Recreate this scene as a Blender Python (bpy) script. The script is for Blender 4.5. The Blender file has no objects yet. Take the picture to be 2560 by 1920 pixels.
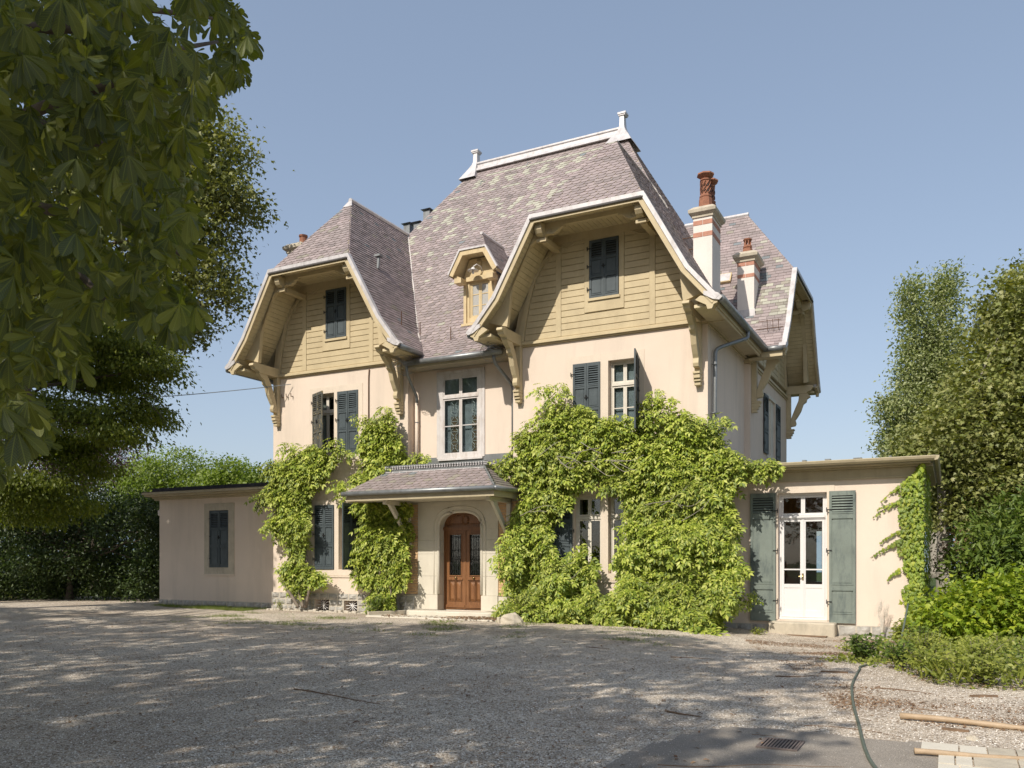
import bpy, math, random
import numpy as np
from mathutils import Vector, Matrix, noise

random.seed(7); rng = np.random.default_rng(7)
S = bpy.context.scene
COL = S.collection
D2R = math.radians

# ---------------------------------------------------------------- camera, sky, sun, exposure
EYE = 1.55
cam_data = bpy.data.cameras.new("camera"); cam = bpy.data.objects.new("camera", cam_data); COL.objects.link(cam)
cam.location = (0, 0, EYE); cam.rotation_euler = (D2R(90), 0, 0)
cam_data.sensor_width = 36.0; cam_data.sensor_fit = 'HORIZONTAL'
cam_data.lens = 36.0*2106.0/2560.0
cam_data.shift_y = 440.0/2560.0
cam_data.clip_start = 0.05; cam_data.clip_end = 6000
S.camera = cam

TH = D2R(27.41)                      # the house front is turned this much away from the picture plane
HO = Vector((0.0, 22.91, 0.0))       # house origin in the world
cT, sT = math.cos(TH), math.sin(TH)
def hw(u, w, z=0.0):                 # house frame -> world
    return Vector((HO.x+u*cT+w*sT, HO.y-u*sT+w*cT, z))
def wh(x, y):
    dx, dy = x-HO.x, y-HO.y
    return dx*cT-dy*sT, dx*sT+dy*cT

SUN_T, SUN_E = 0.15, 0.92            # light travels (t, 1, -e) in the house frame
sd = Vector((SUN_T*cT+sT, -SUN_T*sT+cT, -SUN_E)).normalized()
world = bpy.data.worlds.new("World"); S.world = world; world.use_nodes = True
nt = world.node_tree; nt.nodes.clear()
sky = nt.nodes.new("ShaderNodeTexSky"); sky.sky_type = 'NISHITA'; sky.sun_disc = False
sky.sun_elevation = math.asin(-sd.z)
sky.sun_rotation = math.atan2(-sd.x, -sd.y)
sky.altitude = 300; sky.air_density = 1.0; sky.dust_density = 2.2; sky.ozone_density = 1.0
bgn = nt.nodes.new("ShaderNodeBackground"); bgn.inputs[1].default_value = 0.15
out = nt.nodes.new("ShaderNodeOutputWorld")
gmn = nt.nodes.new("ShaderNodeGamma"); gmn.inputs[1].default_value = 0.55
scn = nt.nodes.new("ShaderNodeMix"); scn.data_type = 'RGBA'; scn.blend_type = 'MULTIPLY'; scn.inputs[0].default_value = 1.0; scn.inputs[7].default_value = (1.09, 1.13, 1.21, 1)
nt.links.new(sky.outputs[0], gmn.inputs[0]); nt.links.new(gmn.outputs[0], scn.inputs[6]); nt.links.new(scn.outputs[2], bgn.inputs[0]); nt.links.new(bgn.outputs[0], out.inputs[0])
sl = bpy.data.lights.new("sun", 'SUN'); sl.energy = 3.0; sl.angle = D2R(0.55); sl.color = (1.0, 0.93, 0.83)
so = bpy.data.objects.new("sun", sl); COL.objects.link(so)
so.rotation_euler = sd.to_track_quat('-Z', 'Y').to_euler(); so.location = (-20, -20, 30)
S.view_settings.view_transform = 'Standard'; S.view_settings.look = 'None'
S.view_settings.gamma = 1.0; S.view_settings.use_curve_mapping = False
S.view_settings.exposure = 0.72

# ---------------------------------------------------------------- helpers
def tag(o, label=None, cat=None, group=None, kind=None):
    if label: o['label'] = label
    if cat: o['category'] = cat
    if group: o['group'] = group
    if kind: o['kind'] = kind
    return o
def empty(name, loc=(0,0,0), rz=0.0, parent=None):
    o = bpy.data.objects.new(name, None); COL.objects.link(o)
    o.location = loc; o.rotation_euler = (0, 0, rz); o.empty_display_size = 0.2
    if parent: o.parent = parent
    return o
def inst(name, mesh, parent=None, loc=(0,0,0), rot=(0,0,0), scale=(1,1,1)):
    o = bpy.data.objects.new(name, mesh); COL.objects.link(o)
    o.location = loc; o.rotation_euler = rot; o.scale = scale
    if parent: o.parent = parent
    return o

class G:
    def __init__(s): s.v=[]; s.f=[]; s.m=[]
    def add(s, vs, fs, m=0):
        b=len(s.v); s.v += [tuple(p) for p in vs]
        for f in fs: s.f.append(tuple(i+b for i in f)); s.m.append(m)
        return s
    def box(s, x0,x1,y0,y1,z0,z1, m=0):
        if x0>x1: x0,x1=x1,x0
        if y0>y1: y0,y1=y1,y0
        if z0>z1: z0,z1=z1,z0
        return s.add([(x0,y0,z0),(x1,y0,z0),(x1,y1,z0),(x0,y1,z0),(x0,y0,z1),(x1,y0,z1),(x1,y1,z1),(x0,y1,z1)],
          [(0,3,2,1),(4,5,6,7),(0,1,5,4),(1,2,6,5),(2,3,7,6),(3,0,4,7)], m)
    def ext(s, poly, axis, a0, a1, m=0):
        n=len(poly)
        def P(p,a):
            if axis=='y': return (p[0],a,p[1])
            if axis=='x': return (a,p[0],p[1])
            return (p[0],p[1],a)
        vs=[P(p,a0) for p in poly]+[P(p,a1) for p in poly]
        fs=[tuple(range(n)), tuple(range(2*n-1,n-1,-1))]
        for i in range(n):
            j=(i+1)%n; fs.append((i,i+n,j+n,j))
        return s.add(vs,fs,m)
    def sheet(s, pts, th, m=0):          # polygon in space, thickened downwards along its normal
        P=[Vector(p) for p in pts]; n=Vector((0,0,0))
        for i in range(len(P)):
            a=P[i]; b=P[(i+1)%len(P)]; n += Vector(((a.y-b.y)*(a.z+b.z),(a.z-b.z)*(a.x+b.x),(a.x-b.x)*(a.y+b.y)))
        n.normalize()
        if n.z<0: P.reverse(); n=-n
        k=len(P); Q=[p-n*th for p in P]
        fs=[tuple(range(k)), tuple(range(2*k-1,k-1,-1))]+[(i,i+k,(i+1)%k+k,(i+1)%k) for i in range(k)]
        return s.add([tuple(p) for p in P+Q],fs,m)
    def tube(s, pts, r, n=8, m=0, cap=True):
        P=[Vector(p) for p in pts]; k=len(P)
        R=r if isinstance(r,(list,tuple)) else [r]*k
        vs=[]; up=None
        for i,p in enumerate(P):
            t=(P[min(i+1,k-1)]-P[max(i-1,0)])
            if t.length<1e-9: t=Vector((0,0,1))
            t.normalize()
            if up is None:
                up=Vector((0,0,1)) if abs(t.z)<.9 else Vector((1,0,0))
            a=t.cross(up)
            if a.length<1e-6: a=t.cross(Vector((1,0,0)))
            a.normalize(); b=t.cross(a).normalized(); up=-b if False else up
            if abs(t.dot(up))>.95: up=b
            for j in range(n):
                q=2*math.pi*j/n
                vs.append(tuple(p+a*(R[i]*math.cos(q))+b*(R[i]*math.sin(q))))
        fs=[]
        for i in range(k-1):
            for j in range(n):
                fs.append((i*n+j,i*n+(j+1)%n,(i+1)*n+(j+1)%n,(i+1)*n+j))
        if cap: fs += [tuple(range(n-1,-1,-1)), tuple(range((k-1)*n,k*n))]
        return s.add(vs,fs,m)
    def lathe(s, prof, c=(0,0,0), n=16, m=0, ang=0.0):
        vs=[]
        for r,z in prof:
            for j in range(n):
                q=2*math.pi*j/n+ang; vs.append((c[0]+r*math.cos(q),c[1]+r*math.sin(q),c[2]+z))
        fs=[]
        for i in range(len(prof)-1):
            for j in range(n):
                fs.append((i*n+j,i*n+(j+1)%n,(i+1)*n+(j+1)%n,(i+1)*n+j))
        fs += [tuple(range(n-1,-1,-1)), tuple(range((len(prof)-1)*n,len(prof)*n))]
        return s.add(vs,fs,m)
    def mesh(s, name, mats, smooth=False):
        me=bpy.data.meshes.new(name); me.from_pydata(s.v,[],s.f)
        for mt in (mats if isinstance(mats,(list,tuple)) else [mats]): me.materials.append(mt)
        if len(me.materials)>1: me.polygons.foreach_set('material_index', s.m)
        if smooth: me.polygons.foreach_set('use_smooth',[True]*len(s.f))
        me.update()
        return me
    def build(s, name, mats, parent=None, smooth=False, loc=(0,0,0), bevel=0):
        o=inst(name, s.mesh(name,mats,smooth), parent, loc)
        if bevel:
            b=o.modifiers.new('bevel','BEVEL'); b.width=bevel; b.segments=1; b.limit_method='ANGLE'
        return o

# ---------------------------------------------------------------- materials
def new_mat(name):
    m=bpy.data.materials.new(name); m.use_nodes=True; n=m.node_tree; n.nodes.clear()
    o=n.nodes.new('ShaderNodeOutputMaterial'); p=n.nodes.new('ShaderNodeBsdfPrincipled')
    n.links.new(p.outputs[0],o.inputs[0]); return m,n,p,o
def pos_node(n, sc=(1,1,1)):
    g=n.nodes.new('ShaderNodeNewGeometry'); mp=n.nodes.new('ShaderNodeMapping'); mp.inputs['Scale'].default_value=sc
    n.links.new(g.outputs['Position'],mp.inputs['Vector']); return mp.outputs[0]
def nz(n, vec, scale, detail=4, rough=.6):
    t=n.nodes.new('ShaderNodeTexNoise'); t.inputs['Scale'].default_value=scale
    t.inputs['Detail'].default_value=detail; t.inputs['Roughness'].default_value=rough
    n.links.new(vec,t.inputs['Vector']); return t.outputs['Fac']
def ramp(n, fac, stops):
    r=n.nodes.new('ShaderNodeValToRGB'); e=r.color_ramp.elements
    while len(e)<len(stops): e.new(.5)
    for i,(p,c) in enumerate(stops):
        e[i].position=p; e[i].color=(c,c,c,1) if not isinstance(c,(tuple,list)) else (*c,1)
    n.links.new(fac,r.inputs[0]); return r.outputs[0]
def mixc(n, fac, a, b, mode='MIX'):
    x=n.nodes.new('ShaderNodeMix'); x.data_type='RGBA'; x.blend_type=mode
    for s_,v in ((0,fac),(6,a),(7,b)):
        if hasattr(v,'is_output'): n.links.new(v,x.inputs[s_])
        elif s_==0: x.inputs[0].default_value=v
        else: x.inputs[s_].default_value=(*v,1)
    return x.outputs[2]
def bump(n,p,h,strength=.3,dist=.01):
    b=n.nodes.new('ShaderNodeBump'); b.inputs['Strength'].default_value=strength; b.inputs['Distance'].default_value=dist
    n.links.new(h,b.inputs['Height']); n.links.new(b.outputs[0],p.inputs['Normal'])
def sc3(c,k): return tuple(min(1,x*k) for x in c)
def paint(name, col, rough=.7, var=.18, vs=2.5, stain=None, stain_amt=.35, stain_scale=(6,6,.8), chips=None, chip_t=.68, chip_scale=28, bmp=.15, bscale=120, metallic=0.0, fine=.08):
    m,n,p,o=new_mat(name); v=pos_node(n)
    c=mixc(n, ramp(n,nz(n,v,vs,5),[(.3,0.0),(.7,1.0)]), sc3(col,1-var), sc3(col,1+var*.55))
    f=ramp(n,nz(n,v,90,3),[(.3,1-fine),(.7,1+fine)])
    c=mixc(n,1.0,c,f,'MULTIPLY')
    if stain:
        sv=pos_node(n,stain_scale)
        a=ramp(n,nz(n,sv,1.0,6,.65),[(.48,0.0),(.75,stain_amt)])
        c=mixc(n,a,c,stain)
    if chips:
        a=ramp(n,nz(n,v,chip_scale,4,.7),[(chip_t,0.0),(chip_t+.02,1.0)])
        c=mixc(n,a,c,chips)
    n.links.new(c,p.inputs['Base Color']); p.inputs['Roughness'].default_value=rough; p.inputs['Metallic'].default_value=metallic
    p.inputs['Specular IOR Level'].default_value=.35
    if bmp: bump(n,p,nz(n,v,bscale,3),bmp,.006)
    return m
M={}
M['plaster']=paint('pink_plaster',(.70,.585,.48),.9,.06,.5,stain=(.47,.40,.33),stain_amt=.42,stain_scale=(2.2,2.2,.30),bmp=.35,bscale=60,fine=.03)
M['plaster_white']=paint('white_plaster',(.72,.66,.60),.9,.06,1.2,stain=(.48,.44,.40),stain_amt=.3,stain_scale=(3,3,.6),bmp=.3,bscale=60)
M['ochre']=paint('ochre_paint',(.53,.435,.27),.6,.10,2.2,stain=(.33,.25,.14),stain_amt=.35,stain_scale=(3,3,1.5),bmp=.2,bscale=70)
M['soffit']=paint('soffit_paint',(.60,.50,.31),.6,.10,3.0,stain=(.33,.25,.14),stain_amt=.3,bmp=.2)
M['trim']=paint('beige_trim',(.45,.38,.25),.6,.12,2.2,stain=(.28,.23,.15),stain_amt=.4,bmp=.2)
M['stone']=paint('pale_stone',(.62,.57,.47),.8,.07,1.6,stain=(.42,.38,.30),stain_amt=.35,stain_scale=(3,3,1),bmp=.35,bscale=50)
M['surround']=paint('stone_surround',(.67,.57,.46),.85,.05,1.5,stain=(.5,.43,.34),stain_amt=.3,bmp=.3,bscale=60)
M['rock']=paint('plinth_stone',(.40,.38,.34),.9,.30,6,stain=(.20,.18,.16),stain_amt=.5,stain_scale=(5,5,5),bmp=.8,bscale=25)
M['mortar']=paint('mortar',(.50,.45,.37),.95,.2,8,bmp=.6,bscale=50)
M['brick']=paint('yellow_brick',(.62,.40,.22),.85,.18,9,bmp=.4)
M['redbrick']=paint('red_brick',(.47,.235,.165),.85,.2,9,bmp=.4)
M['terra']=paint('terracotta',(.31,.135,.08),.8,.25,7,stain=(.14,.09,.06),stain_amt=.5,bmp=.3)
M['zinc']=paint('white_zinc',(.60,.57,.56),.45,.10,3,stain=(.30,.27,.25),stain_amt=.7,stain_scale=(5,5,2.5),metallic=.15,bmp=.1)
M['zincd']=paint('grey_zinc',(.27,.28,.28),.42,.18,4,stain=(.14,.13,.12),stain_amt=.5,metallic=.5,bmp=.1)
M['lead']=paint('dark_lead',(.10,.09,.085),.6,.2,4)
M['shut']=paint('blue_grey_shutter',(.068,.085,.092),.55,.22,4,stain=(.10,.12,.125),stain_amt=.5,stain_scale=(5,5,.8),chips=(.42,.33,.18),chip_t=.76,chip_scale=11,bmp=.2)
M['shutw']=paint('worn_shutter',(.085,.090,.082),.7,.3,6,stain=(.22,.18,.11),stain_amt=.7,stain_scale=(16,16,4),chips=(.42,.32,.14),chip_t=.60,chip_scale=15,bmp=.4)
M['shutf']=paint('faded_green_shutter',(.185,.215,.185),.6,.16,2.0,stain=(.055,.075,.078),stain_amt=1.0,stain_scale=(4,4,1.3),chips=(.45,.38,.28),chip_t=.72,chip_scale=24,bmp=.4)
M['iron']=paint('black_iron',(.02,.02,.02),.5,.2,6)
M['rust']=paint('rusty_iron',(.13,.07,.04),.8,.3,9)
M['white']=paint('white_gloss_paint',(.70,.68,.66),.4,.04,3,bmp=.05)
M['offwhite']=paint('worn_white_paint',(.60,.56,.53),.6,.10,5,stain=(.36,.27,.20),stain_amt=.6,stain_scale=(9,9,2.5),chips=(.42,.33,.24),chip_t=.70,chip_scale=20,bmp=.3)
M['cream']=paint('cream_frame',(.66,.61,.52),.6,.08,4,stain=(.42,.36,.27),stain_amt=.4,bmp=.2)
M['yframe']=paint('dormer_frame',(.60,.47,.27),.6,.12,4,stain=(.38,.28,.15),stain_amt=.6,bmp=.25)
M['brass']=paint('brass',(.55,.42,.20),.25,.1,5,metallic=.9,bmp=0)
M['tarp']=paint('bitumen_roof',(.05,.045,.05),.8,.3,5,bmp=.5)
M['concrete']=paint('old_concrete',(.50,.44,.34),.9,.15,3,stain=(.28,.25,.20),stain_amt=.6,stain_scale=(5,5,2),bmp=.6,bscale=40)
M['curtain']=paint('curtain',(.70,.66,.60),.9,.06,8,bmp=.1)
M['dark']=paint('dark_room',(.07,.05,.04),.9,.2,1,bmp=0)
M['roomwall']=paint('room_wall',(.80,.47,.29),.9,.1,1,bmp=0)
M['bark']=paint('bark',(.12,.095,.07),.95,.35,6,bmp=.9,bscale=18)
M['barkpale']=paint('pale_bark',(.30,.27,.22),.95,.25,5,bmp=.7,bscale=14)
M['twig']=paint('vine_stem',(.22,.18,.14),.9,.25,9,bmp=.4)
M['hose']=paint('green_hose',(.105,.125,.10),.5,.15,5,bmp=.05)
M['bamboo']=paint('pale_pole',(.42,.31,.20),.55,.12,5,stain=(.30,.19,.09),stain_amt=.4,stain_scale=(9,3,9),bmp=.15)
M['stick']=paint('dead_stick',(.20,.13,.08),.9,.3,9,bmp=.5)
M['drainiron']=paint('drain_iron',(.19,.15,.13),.75,.25,12,bmp=.4)
def wood_mat():
    m,n,p,o=new_mat('oak_door'); v=pos_node(n,(14,14,1.1))
    a=nz(n,v,2.2,8,.65); c=ramp(n,a,[(.25,(.12,.048,.017)),(.55,(.25,.11,.04)),(.8,(.35,.17,.07))])
    c=mixc(n,.35,c,ramp(n,nz(n,pos_node(n),1.5,4),[(.3,(.09,.035,.014)),(.7,(.24,.11,.045))]))
    n.links.new(c,p.inputs['Base Color']); p.inputs['Roughness'].default_value=.42; bump(n,p,a,.2,.003); return m
M['oak']=wood_mat()
def slate_mat(name,col,var=.16):
    m,n,p,o=new_mat(name); v=pos_node(n)
    g=n.nodes.new('ShaderNodeNewGeometry')
    c=ramp(n,g.outputs['Random Per Island'],[(0,sc3(col,1-var)),(.5,col),(1,sc3(col,1+var))])
    c=mixc(n,ramp(n,nz(n,v,1.1,5),[(.35,0.0),(.7,.35)]),c,sc3((col[1],col[1]*.98,col[1]*.85),.72))
    c=mixc(n,1.0,c,ramp(n,nz(n,v,45,4),[(.25,.85),(.75,1.12)]),'MULTIPLY')
    a=ramp(n,nz(n,v,22,4,.7),[(.69,0.0),(.74,.5)]); c=mixc(n,a,c,(.38,.38,.30))
    n.links.new(c,p.inputs['Base Color']); p.inputs['Roughness'].default_value=.62; bump(n,p,nz(n,v,60,3),.25,.004); return m
SL=[slate_mat('slate_purple',(.30,.242,.236)),slate_mat('slate_mauve',(.335,.27,.262)),slate_mat('slate_umber',(.255,.208,.20)),
    slate_mat('slate_pale_green',(.40,.385,.31),.12),slate_mat('slate_blue',(.185,.205,.215)),slate_mat('slate_lichen',(.28,.25,.20))]
def leaf_mat(name, cols, trans=.35, tcol=None, rough=.5, veins=False):
    m=bpy.data.materials.new(name); m.use_nodes=True; n=m.node_tree; n.nodes.clear()
    o=n.nodes.new('ShaderNodeOutputMaterial'); p=n.nodes.new('ShaderNodeBsdfPrincipled'); t=n.nodes.new('ShaderNodeBsdfTranslucent'); x=n.nodes.new('ShaderNodeMixShader')
    g=n.nodes.new('ShaderNodeNewGeometry'); k=len(cols)
    c=ramp(n,g.outputs['Random Per Island'],[(i/(k-1) if k>1 else 0,cc) for i,cc in enumerate(cols)])
    v=pos_node(n); c=mixc(n,1.0,c,ramp(n,nz(n,v,.9,3),[(.3,.78),(.7,1.25)]),'MULTIPLY')
    if veins:
        uv=n.nodes.new('ShaderNodeUVMap'); sp=n.nodes.new('ShaderNodeSeparateXYZ'); n.links.new(uv.outputs[0],sp.inputs[0])
        def mth(op,a,b=0.0):
            k=n.nodes.new('ShaderNodeMath'); k.operation=op
            for i_,v_ in enumerate((a,b)):
                if hasattr(v_,'is_output'): n.links.new(v_,k.inputs[i_])
                else: k.inputs[i_].default_value=v_
            return k.outputs[0]
        ax=mth('ABSOLUTE',sp.outputs[0]); side=mth('SINE',mth('MULTIPLY',mth('SUBTRACT',sp.outputs[1],mth('MULTIPLY',ax,.9)),88.0))
        rib=ramp(n,ax,[(0,1.0),(.022,0.0)]); vn=ramp(n,side,[(.80,0.0),(1.0,.55)]); 
        vv=mixc(n,1.0,rib,vn,'LIGHTEN'); c=mixc(n,vv,c,(.19,.22,.06))
        b=n.nodes.new('ShaderNodeBump'); b.inputs['Strength'].default_value=.3; b.inputs['Distance'].default_value=.004
        n.links.new(side,b.inputs['Height']); n.links.new(b.outputs[0],p.inputs['Normal'])
    n.links.new(c,p.inputs['Base Color']); p.inputs['Roughness'].default_value=rough; p.inputs['Specular IOR Level'].default_value=.4
    tc=mixc(n,1.0,c,tcol or (1.5,1.7,.5),'MULTIPLY'); n.links.new(tc,t.inputs[0])
    x.inputs[0].default_value=trans
    n.links.new(p.outputs[0],x.inputs[1]); n.links.new(t.outputs[0],x.inputs[2]); n.links.new(x.outputs[0],o.inputs[0]); return m
LM={}
LM['chest']=leaf_mat('chestnut_leaf',[(.075,.10,.020),(.11,.135,.024),(.07,.095,.05),(.17,.185,.03),(.09,.115,.022)],.48,(1.8,1.7,.35),.42,veins=True)
LM['shade']=leaf_mat('shade_tree_leaf',[(.10,.14,.035),(.15,.19,.05)],.42,(1.3,1.3,.6))
LM['maple']=leaf_mat('maple_leaf',[(.12,.135,.035),(.17,.19,.055),(.26,.26,.09)],.3,(1.5,1.5,.4))
LM['elm']=leaf_mat('hornbeam_leaf',[(.075,.10,.014),(.12,.15,.02),(.19,.21,.035)],.4,(1.6,1.7,.35))
LM['copper']=leaf_mat('copper_leaf',[(.075,.035,.04),(.13,.075,.08),(.19,.13,.13)],.2,(1.2,.9,.9))
LM['lime']=leaf_mat('bright_leaf',[(.13,.18,.025),(.18,.24,.04),(.24,.29,.07)],.35)
LM['hedge']=leaf_mat('dark_hedge_leaf',[(.022,.040,.010),(.04,.065,.014),(.07,.10,.02)],.2)
LM['wist']=leaf_mat('wisteria_leaf',[(.10,.15,.015),(.20,.26,.028),(.33,.38,.05),(.48,.50,.12)],.2,(1.3,1.4,.30),.5)
LM['ivy']=leaf_mat('ivy_leaf',[(.13,.20,.014),(.22,.30,.02),(.38,.42,.04)],.30,(1.3,1.4,.3))
LM['poplar']=leaf_mat('poplar_leaf',[(.17,.20,.07),(.25,.28,.11),(.36,.37,.19)],.25)
LM['rmaple']=leaf_mat('olive_leaf',[(.13,.155,.04),(.19,.215,.06),(.26,.275,.085),(.34,.335,.13)],.28,(1.4,1.4,.4))
LM['laurel']=leaf_mat('laurel_leaf',[(.06,.10,.015),(.11,.16,.022),(.17,.22,.04)],.2)
LM['cover']=leaf_mat('ground_cover_leaf',[(.13,.16,.022),(.22,.25,.04),(.34,.35,.075)],.3)
LM['dry']=leaf_mat('dry_leaf',[(.16,.085,.045),(.25,.15,.08),(.36,.24,.14)],.1,(1,1,1),.8)
LM['grass']=leaf_mat('grass_blade',[(.10,.14,.02),(.16,.21,.04),(.24,.25,.08)],.3)
def glass_mat(name='window_glass',tint=(.8,.85,.85),frost=0.0):
    m=bpy.data.materials.new(name); m.use_nodes=True; n=m.node_tree; n.nodes.clear()
    o=n.nodes.new('ShaderNodeOutputMaterial'); tr=n.nodes.new('ShaderNodeBsdfTransparent'); gl=n.nodes.new('ShaderNodeBsdfGlossy'); x=n.nodes.new('ShaderNodeMixShader')
    fr=n.nodes.new('ShaderNodeLayerWeight'); fr.inputs[0].default_value=.5; rf=ramp(n,fr.outputs['Facing'],[(0,.07),(.5,.12),(.8,.3),(1,.9)])
    tr.inputs[0].default_value=(*tint,1); gl.inputs['Roughness'].default_value=.02+frost
    b=n.nodes.new('ShaderNodeBump'); b.inputs['Strength'].default_value=.08; b.inputs['Distance'].default_value=.02
    n.links.new(nz(n,pos_node(n),3.0,2),b.inputs['Height']); n.links.new(b.outputs[0],gl.inputs['Normal'])
    n.links.new(rf,x.inputs[0]); n.links.new(tr.outputs[0],x.inputs[1]); n.links.new(gl.outputs[0],x.inputs[2]); n.links.new(x.outputs[0],o.inputs[0]); return m
M['glass']=glass_mat(); M['netglass']=paint('lace_behind_glass',(.42,.41,.38),.25,.15,40,bmp=.3,bscale=90)

def ground_mat(name, kind):
    m,n,p,o=new_mat(name); v=pos_node(n)
    vo=n.nodes.new('ShaderNodeTexVoronoi'); vo.inputs['Scale'].default_value=62; n.links.new(v,vo.inputs['Vector'])
    vd=n.nodes.new('ShaderNodeTexVoronoi'); vd.inputs['Scale'].default_value=62; vd.feature='DISTANCE_TO_EDGE'; n.links.new(v,vd.inputs['Vector'])
    sep=n.nodes.new('ShaderNodeSeparateColor'); n.links.new(vo.outputs['Color'],sep.inputs[0])
    if kind=='gravel':
        c=ramp(n,sep.outputs[0],[(0,(.17,.12,.08)),(.28,(.55,.46,.35)),(.7,(.79,.69,.55)),(1,(.98,.91,.79))])
        c=mixc(n,ramp(n,nz(n,v,.35,5),[(.42,0.0),(.70,.5)]),c,(.33,.235,.165))      # brown litter and mud
        c=mixc(n,ramp(n,nz(n,v,5,5,.7),[(.50,0.0),(.72,.65)]),c,(.33,.265,.20))
        e=ramp(n,vd.outputs['Distance'],[(0,.45),(.12,1.0)]); c=mixc(n,1.0,c,e,'MULTIPLY')
        c=mixc(n,1.0,c,ramp(n,nz(n,v,1.3,4),[(.3,.88),(.7,1.2)]),'MULTIPLY')
        h=ramp(n,vd.outputs['Distance'],[(0,0.0),(.35,1.0)]); bs=(.55,.010)
    elif kind=='asphalt':
        c=mixc(n,ramp(n,nz(n,v,1.5,5),[(.3,0.0),(.7,1.0)]),(.25,.22,.185),(.36,.32,.27))
        c=mixc(n,1.0,c,ramp(n,nz(n,v,120,4,.75),[(.3,.45),(.7,1.55)]),'MULTIPLY')
        h=nz(n,v,110,4,.75); bs=(.8,.010)
    elif kind=='soil':
        c=ramp(n,nz(n,v,2.5,7,.7),[(.3,(.03,.026,.016)),(.6,(.07,.06,.03)),(.8,(.06,.09,.02))])
        h=nz(n,v,12,6); bs=(.8,.04)
    else:
        c=ramp(n,nz(n,v,1.2,7,.7),[(.3,(.035,.05,.015)),(.6,(.06,.085,.02)),(.8,(.10,.09,.04))])
        h=nz(n,v,10,6); bs=(.8,.05)
    n.links.new(c,p.inputs['Base Color']); p.inputs['Roughness'].default_value=.95; p.inputs['Specular IOR Level'].default_value=.15
    bump(n,p,h,*bs); return m
GM={k:ground_mat(k+'_ground',k) for k in ('gravel','asphalt','soil','grass')}
# ---------------------------------------------------------------- ground
def sm(a,b,x):
    t=min(1,max(0,(x-a)/(b-a))); return t*t*(3-2*t)
def gh(u,w): return -0.16*sm(4,8.5,u)*sm(-8,-3,w)
def ghw(x,y): u,w=wh(x,y); return gh(u,w)
def ground_sheet(name, poly_uw, mat, dz, step, kind='structure', bulge=0.0):
    us=[p[0] for p in poly_uw]; ws=[p[1] for p in poly_uw]
    bm_v=[]; idx={}; fs=[]
    from mathutils.geometry import intersect_point_tri_2d
    def inside(u,w):
        c=False; n=len(poly_uw)
        for i in range(n):
            a=poly_uw[i]; b=poly_uw[(i+1)%n]
            if (a[1]>w)!=(b[1]>w) and u<(b[0]-a[0])*(w-a[1])/(b[1]-a[1])+a[0]: c=not c
        return c
    nu=int((max(us)-min(us))/step)+2; nw=int((max(ws)-min(ws))/step)+2
    def vid(i,j):
        if (i,j) not in idx:
            u=min(us)+i*step; w=min(ws)+j*step; p=hw(u,w,gh(u,w)+dz); idx[(i,j)]=len(bm_v); bm_v.append(tuple(p))
        return idx[(i,j)]
    for i in range(nu):
        for j in range(nw):
            if inside(min(us)+(i+.5)*step, min(ws)+(j+.5)*step):
                fs.append((vid(i,j),vid(i+1,j),vid(i+1,j+1),vid(i,j+1)))
    me=bpy.data.meshes.new(name); me.from_pydata(bm_v,[],fs); me.materials.append(mat); me.update()
    return tag(inst(name,me), kind=kind)
g=G(); g.add([(-900,-300,-.30),(900,-300,-.30),(900,1500,-.30),(-900,1500,-.30)],[(0,1,2,3)])
tag(g.build('ground',GM['grass']),kind='structure')
def ragged(pts, amp=.25, n=7, seed=1):
    r=random.Random(seed); o=[]
    for i in range(len(pts)):
        a=pts[i]; b=pts[(i+1)%len(pts)]
        for k in range(n):
            t=k/n; o.append((a[0]+(b[0]-a[0])*t+r.uniform(-amp,amp)*(k>0),a[1]+(b[1]-a[1])*t+r.uniform(-amp,amp)*(k>0)))
    return o
ground_sheet('soil',[(-46,-60),(30,-60),(30,16),(-46,16)],GM['soil'],-.05,2.0)
ground_sheet('gravel_yard',ragged([(-18.5,-30),(17,-30),(17,-6.5),(11.9,-5.2),(10.2,-2.5),(9.9,.1),(-13.8,.1),(-14,3.5),(-22,3.2),(-22,-5),(-24,-16)],.12,9),GM['gravel'],0,.5)
ground_sheet('asphalt_patch',ragged([(8.2,-15.2),(8.35,-13.5),(8.5,-12.8),(8.78,-12.43),(9.3,-12.43),(10.33,-12.42),(10.46,-12.9),(10.52,-15.2)],.03,4,3),GM['asphalt'],.006,.06)

# ---------------------------------------------------------------- villa
villa=tag(empty('villa',HO,-TH),'pink plastered villa with ochre boarded gables, purple slate roofs and low side wings','villa')
ubox=G().box(-.5,.5,-.5,.5,-.5,.5)
UB={}
def ub(mat,bev=0.0):
    k=(mat.name,bev)
    if k not in UB:
        g=G()
        if bev:
            b=bev
            g.add([(-.5+b,-.5,-.5+b),(.5-b,-.5,-.5+b),(.5-b,-.5,.5-b),(-.5+b,-.5,.5-b),(-.5,-.5+b*2,-.5),(.5,-.5+b*2,-.5),(.5,-.5+b*2,.5),(-.5,-.5+b*2,.5),(-.5,.5,-.5),(.5,.5,-.5),(.5,.5,.5),(-.5,.5,.5)],
              [(0,1,2,3),(4,5,1,0),(5,6,2,1),(6,7,3,2),(7,4,0,3),(8,9,5,4),(9,10,6,5),(10,11,7,6),(11,8,4,7),(11,10,9,8)])
        else: g.box(-.5,.5,-.5,.5,-.5,.5)
        UB[k]=g.mesh('unit_'+mat.name,mat)
    return UB[k]
def piece(name,parent,mat,x0,x1,y0,y1,z0,z1,bev=0.0,ry=0.0,lab=None):
    o=inst(name,ub(mat,bev),parent,((x0+x1)/2,(y0+y1)/2,(z0+z1)/2),(0,ry,0),(abs(x1-x0),abs(y1-y0),abs(z1-z0)))
    if lab: o['label']=lab
    return o
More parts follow.
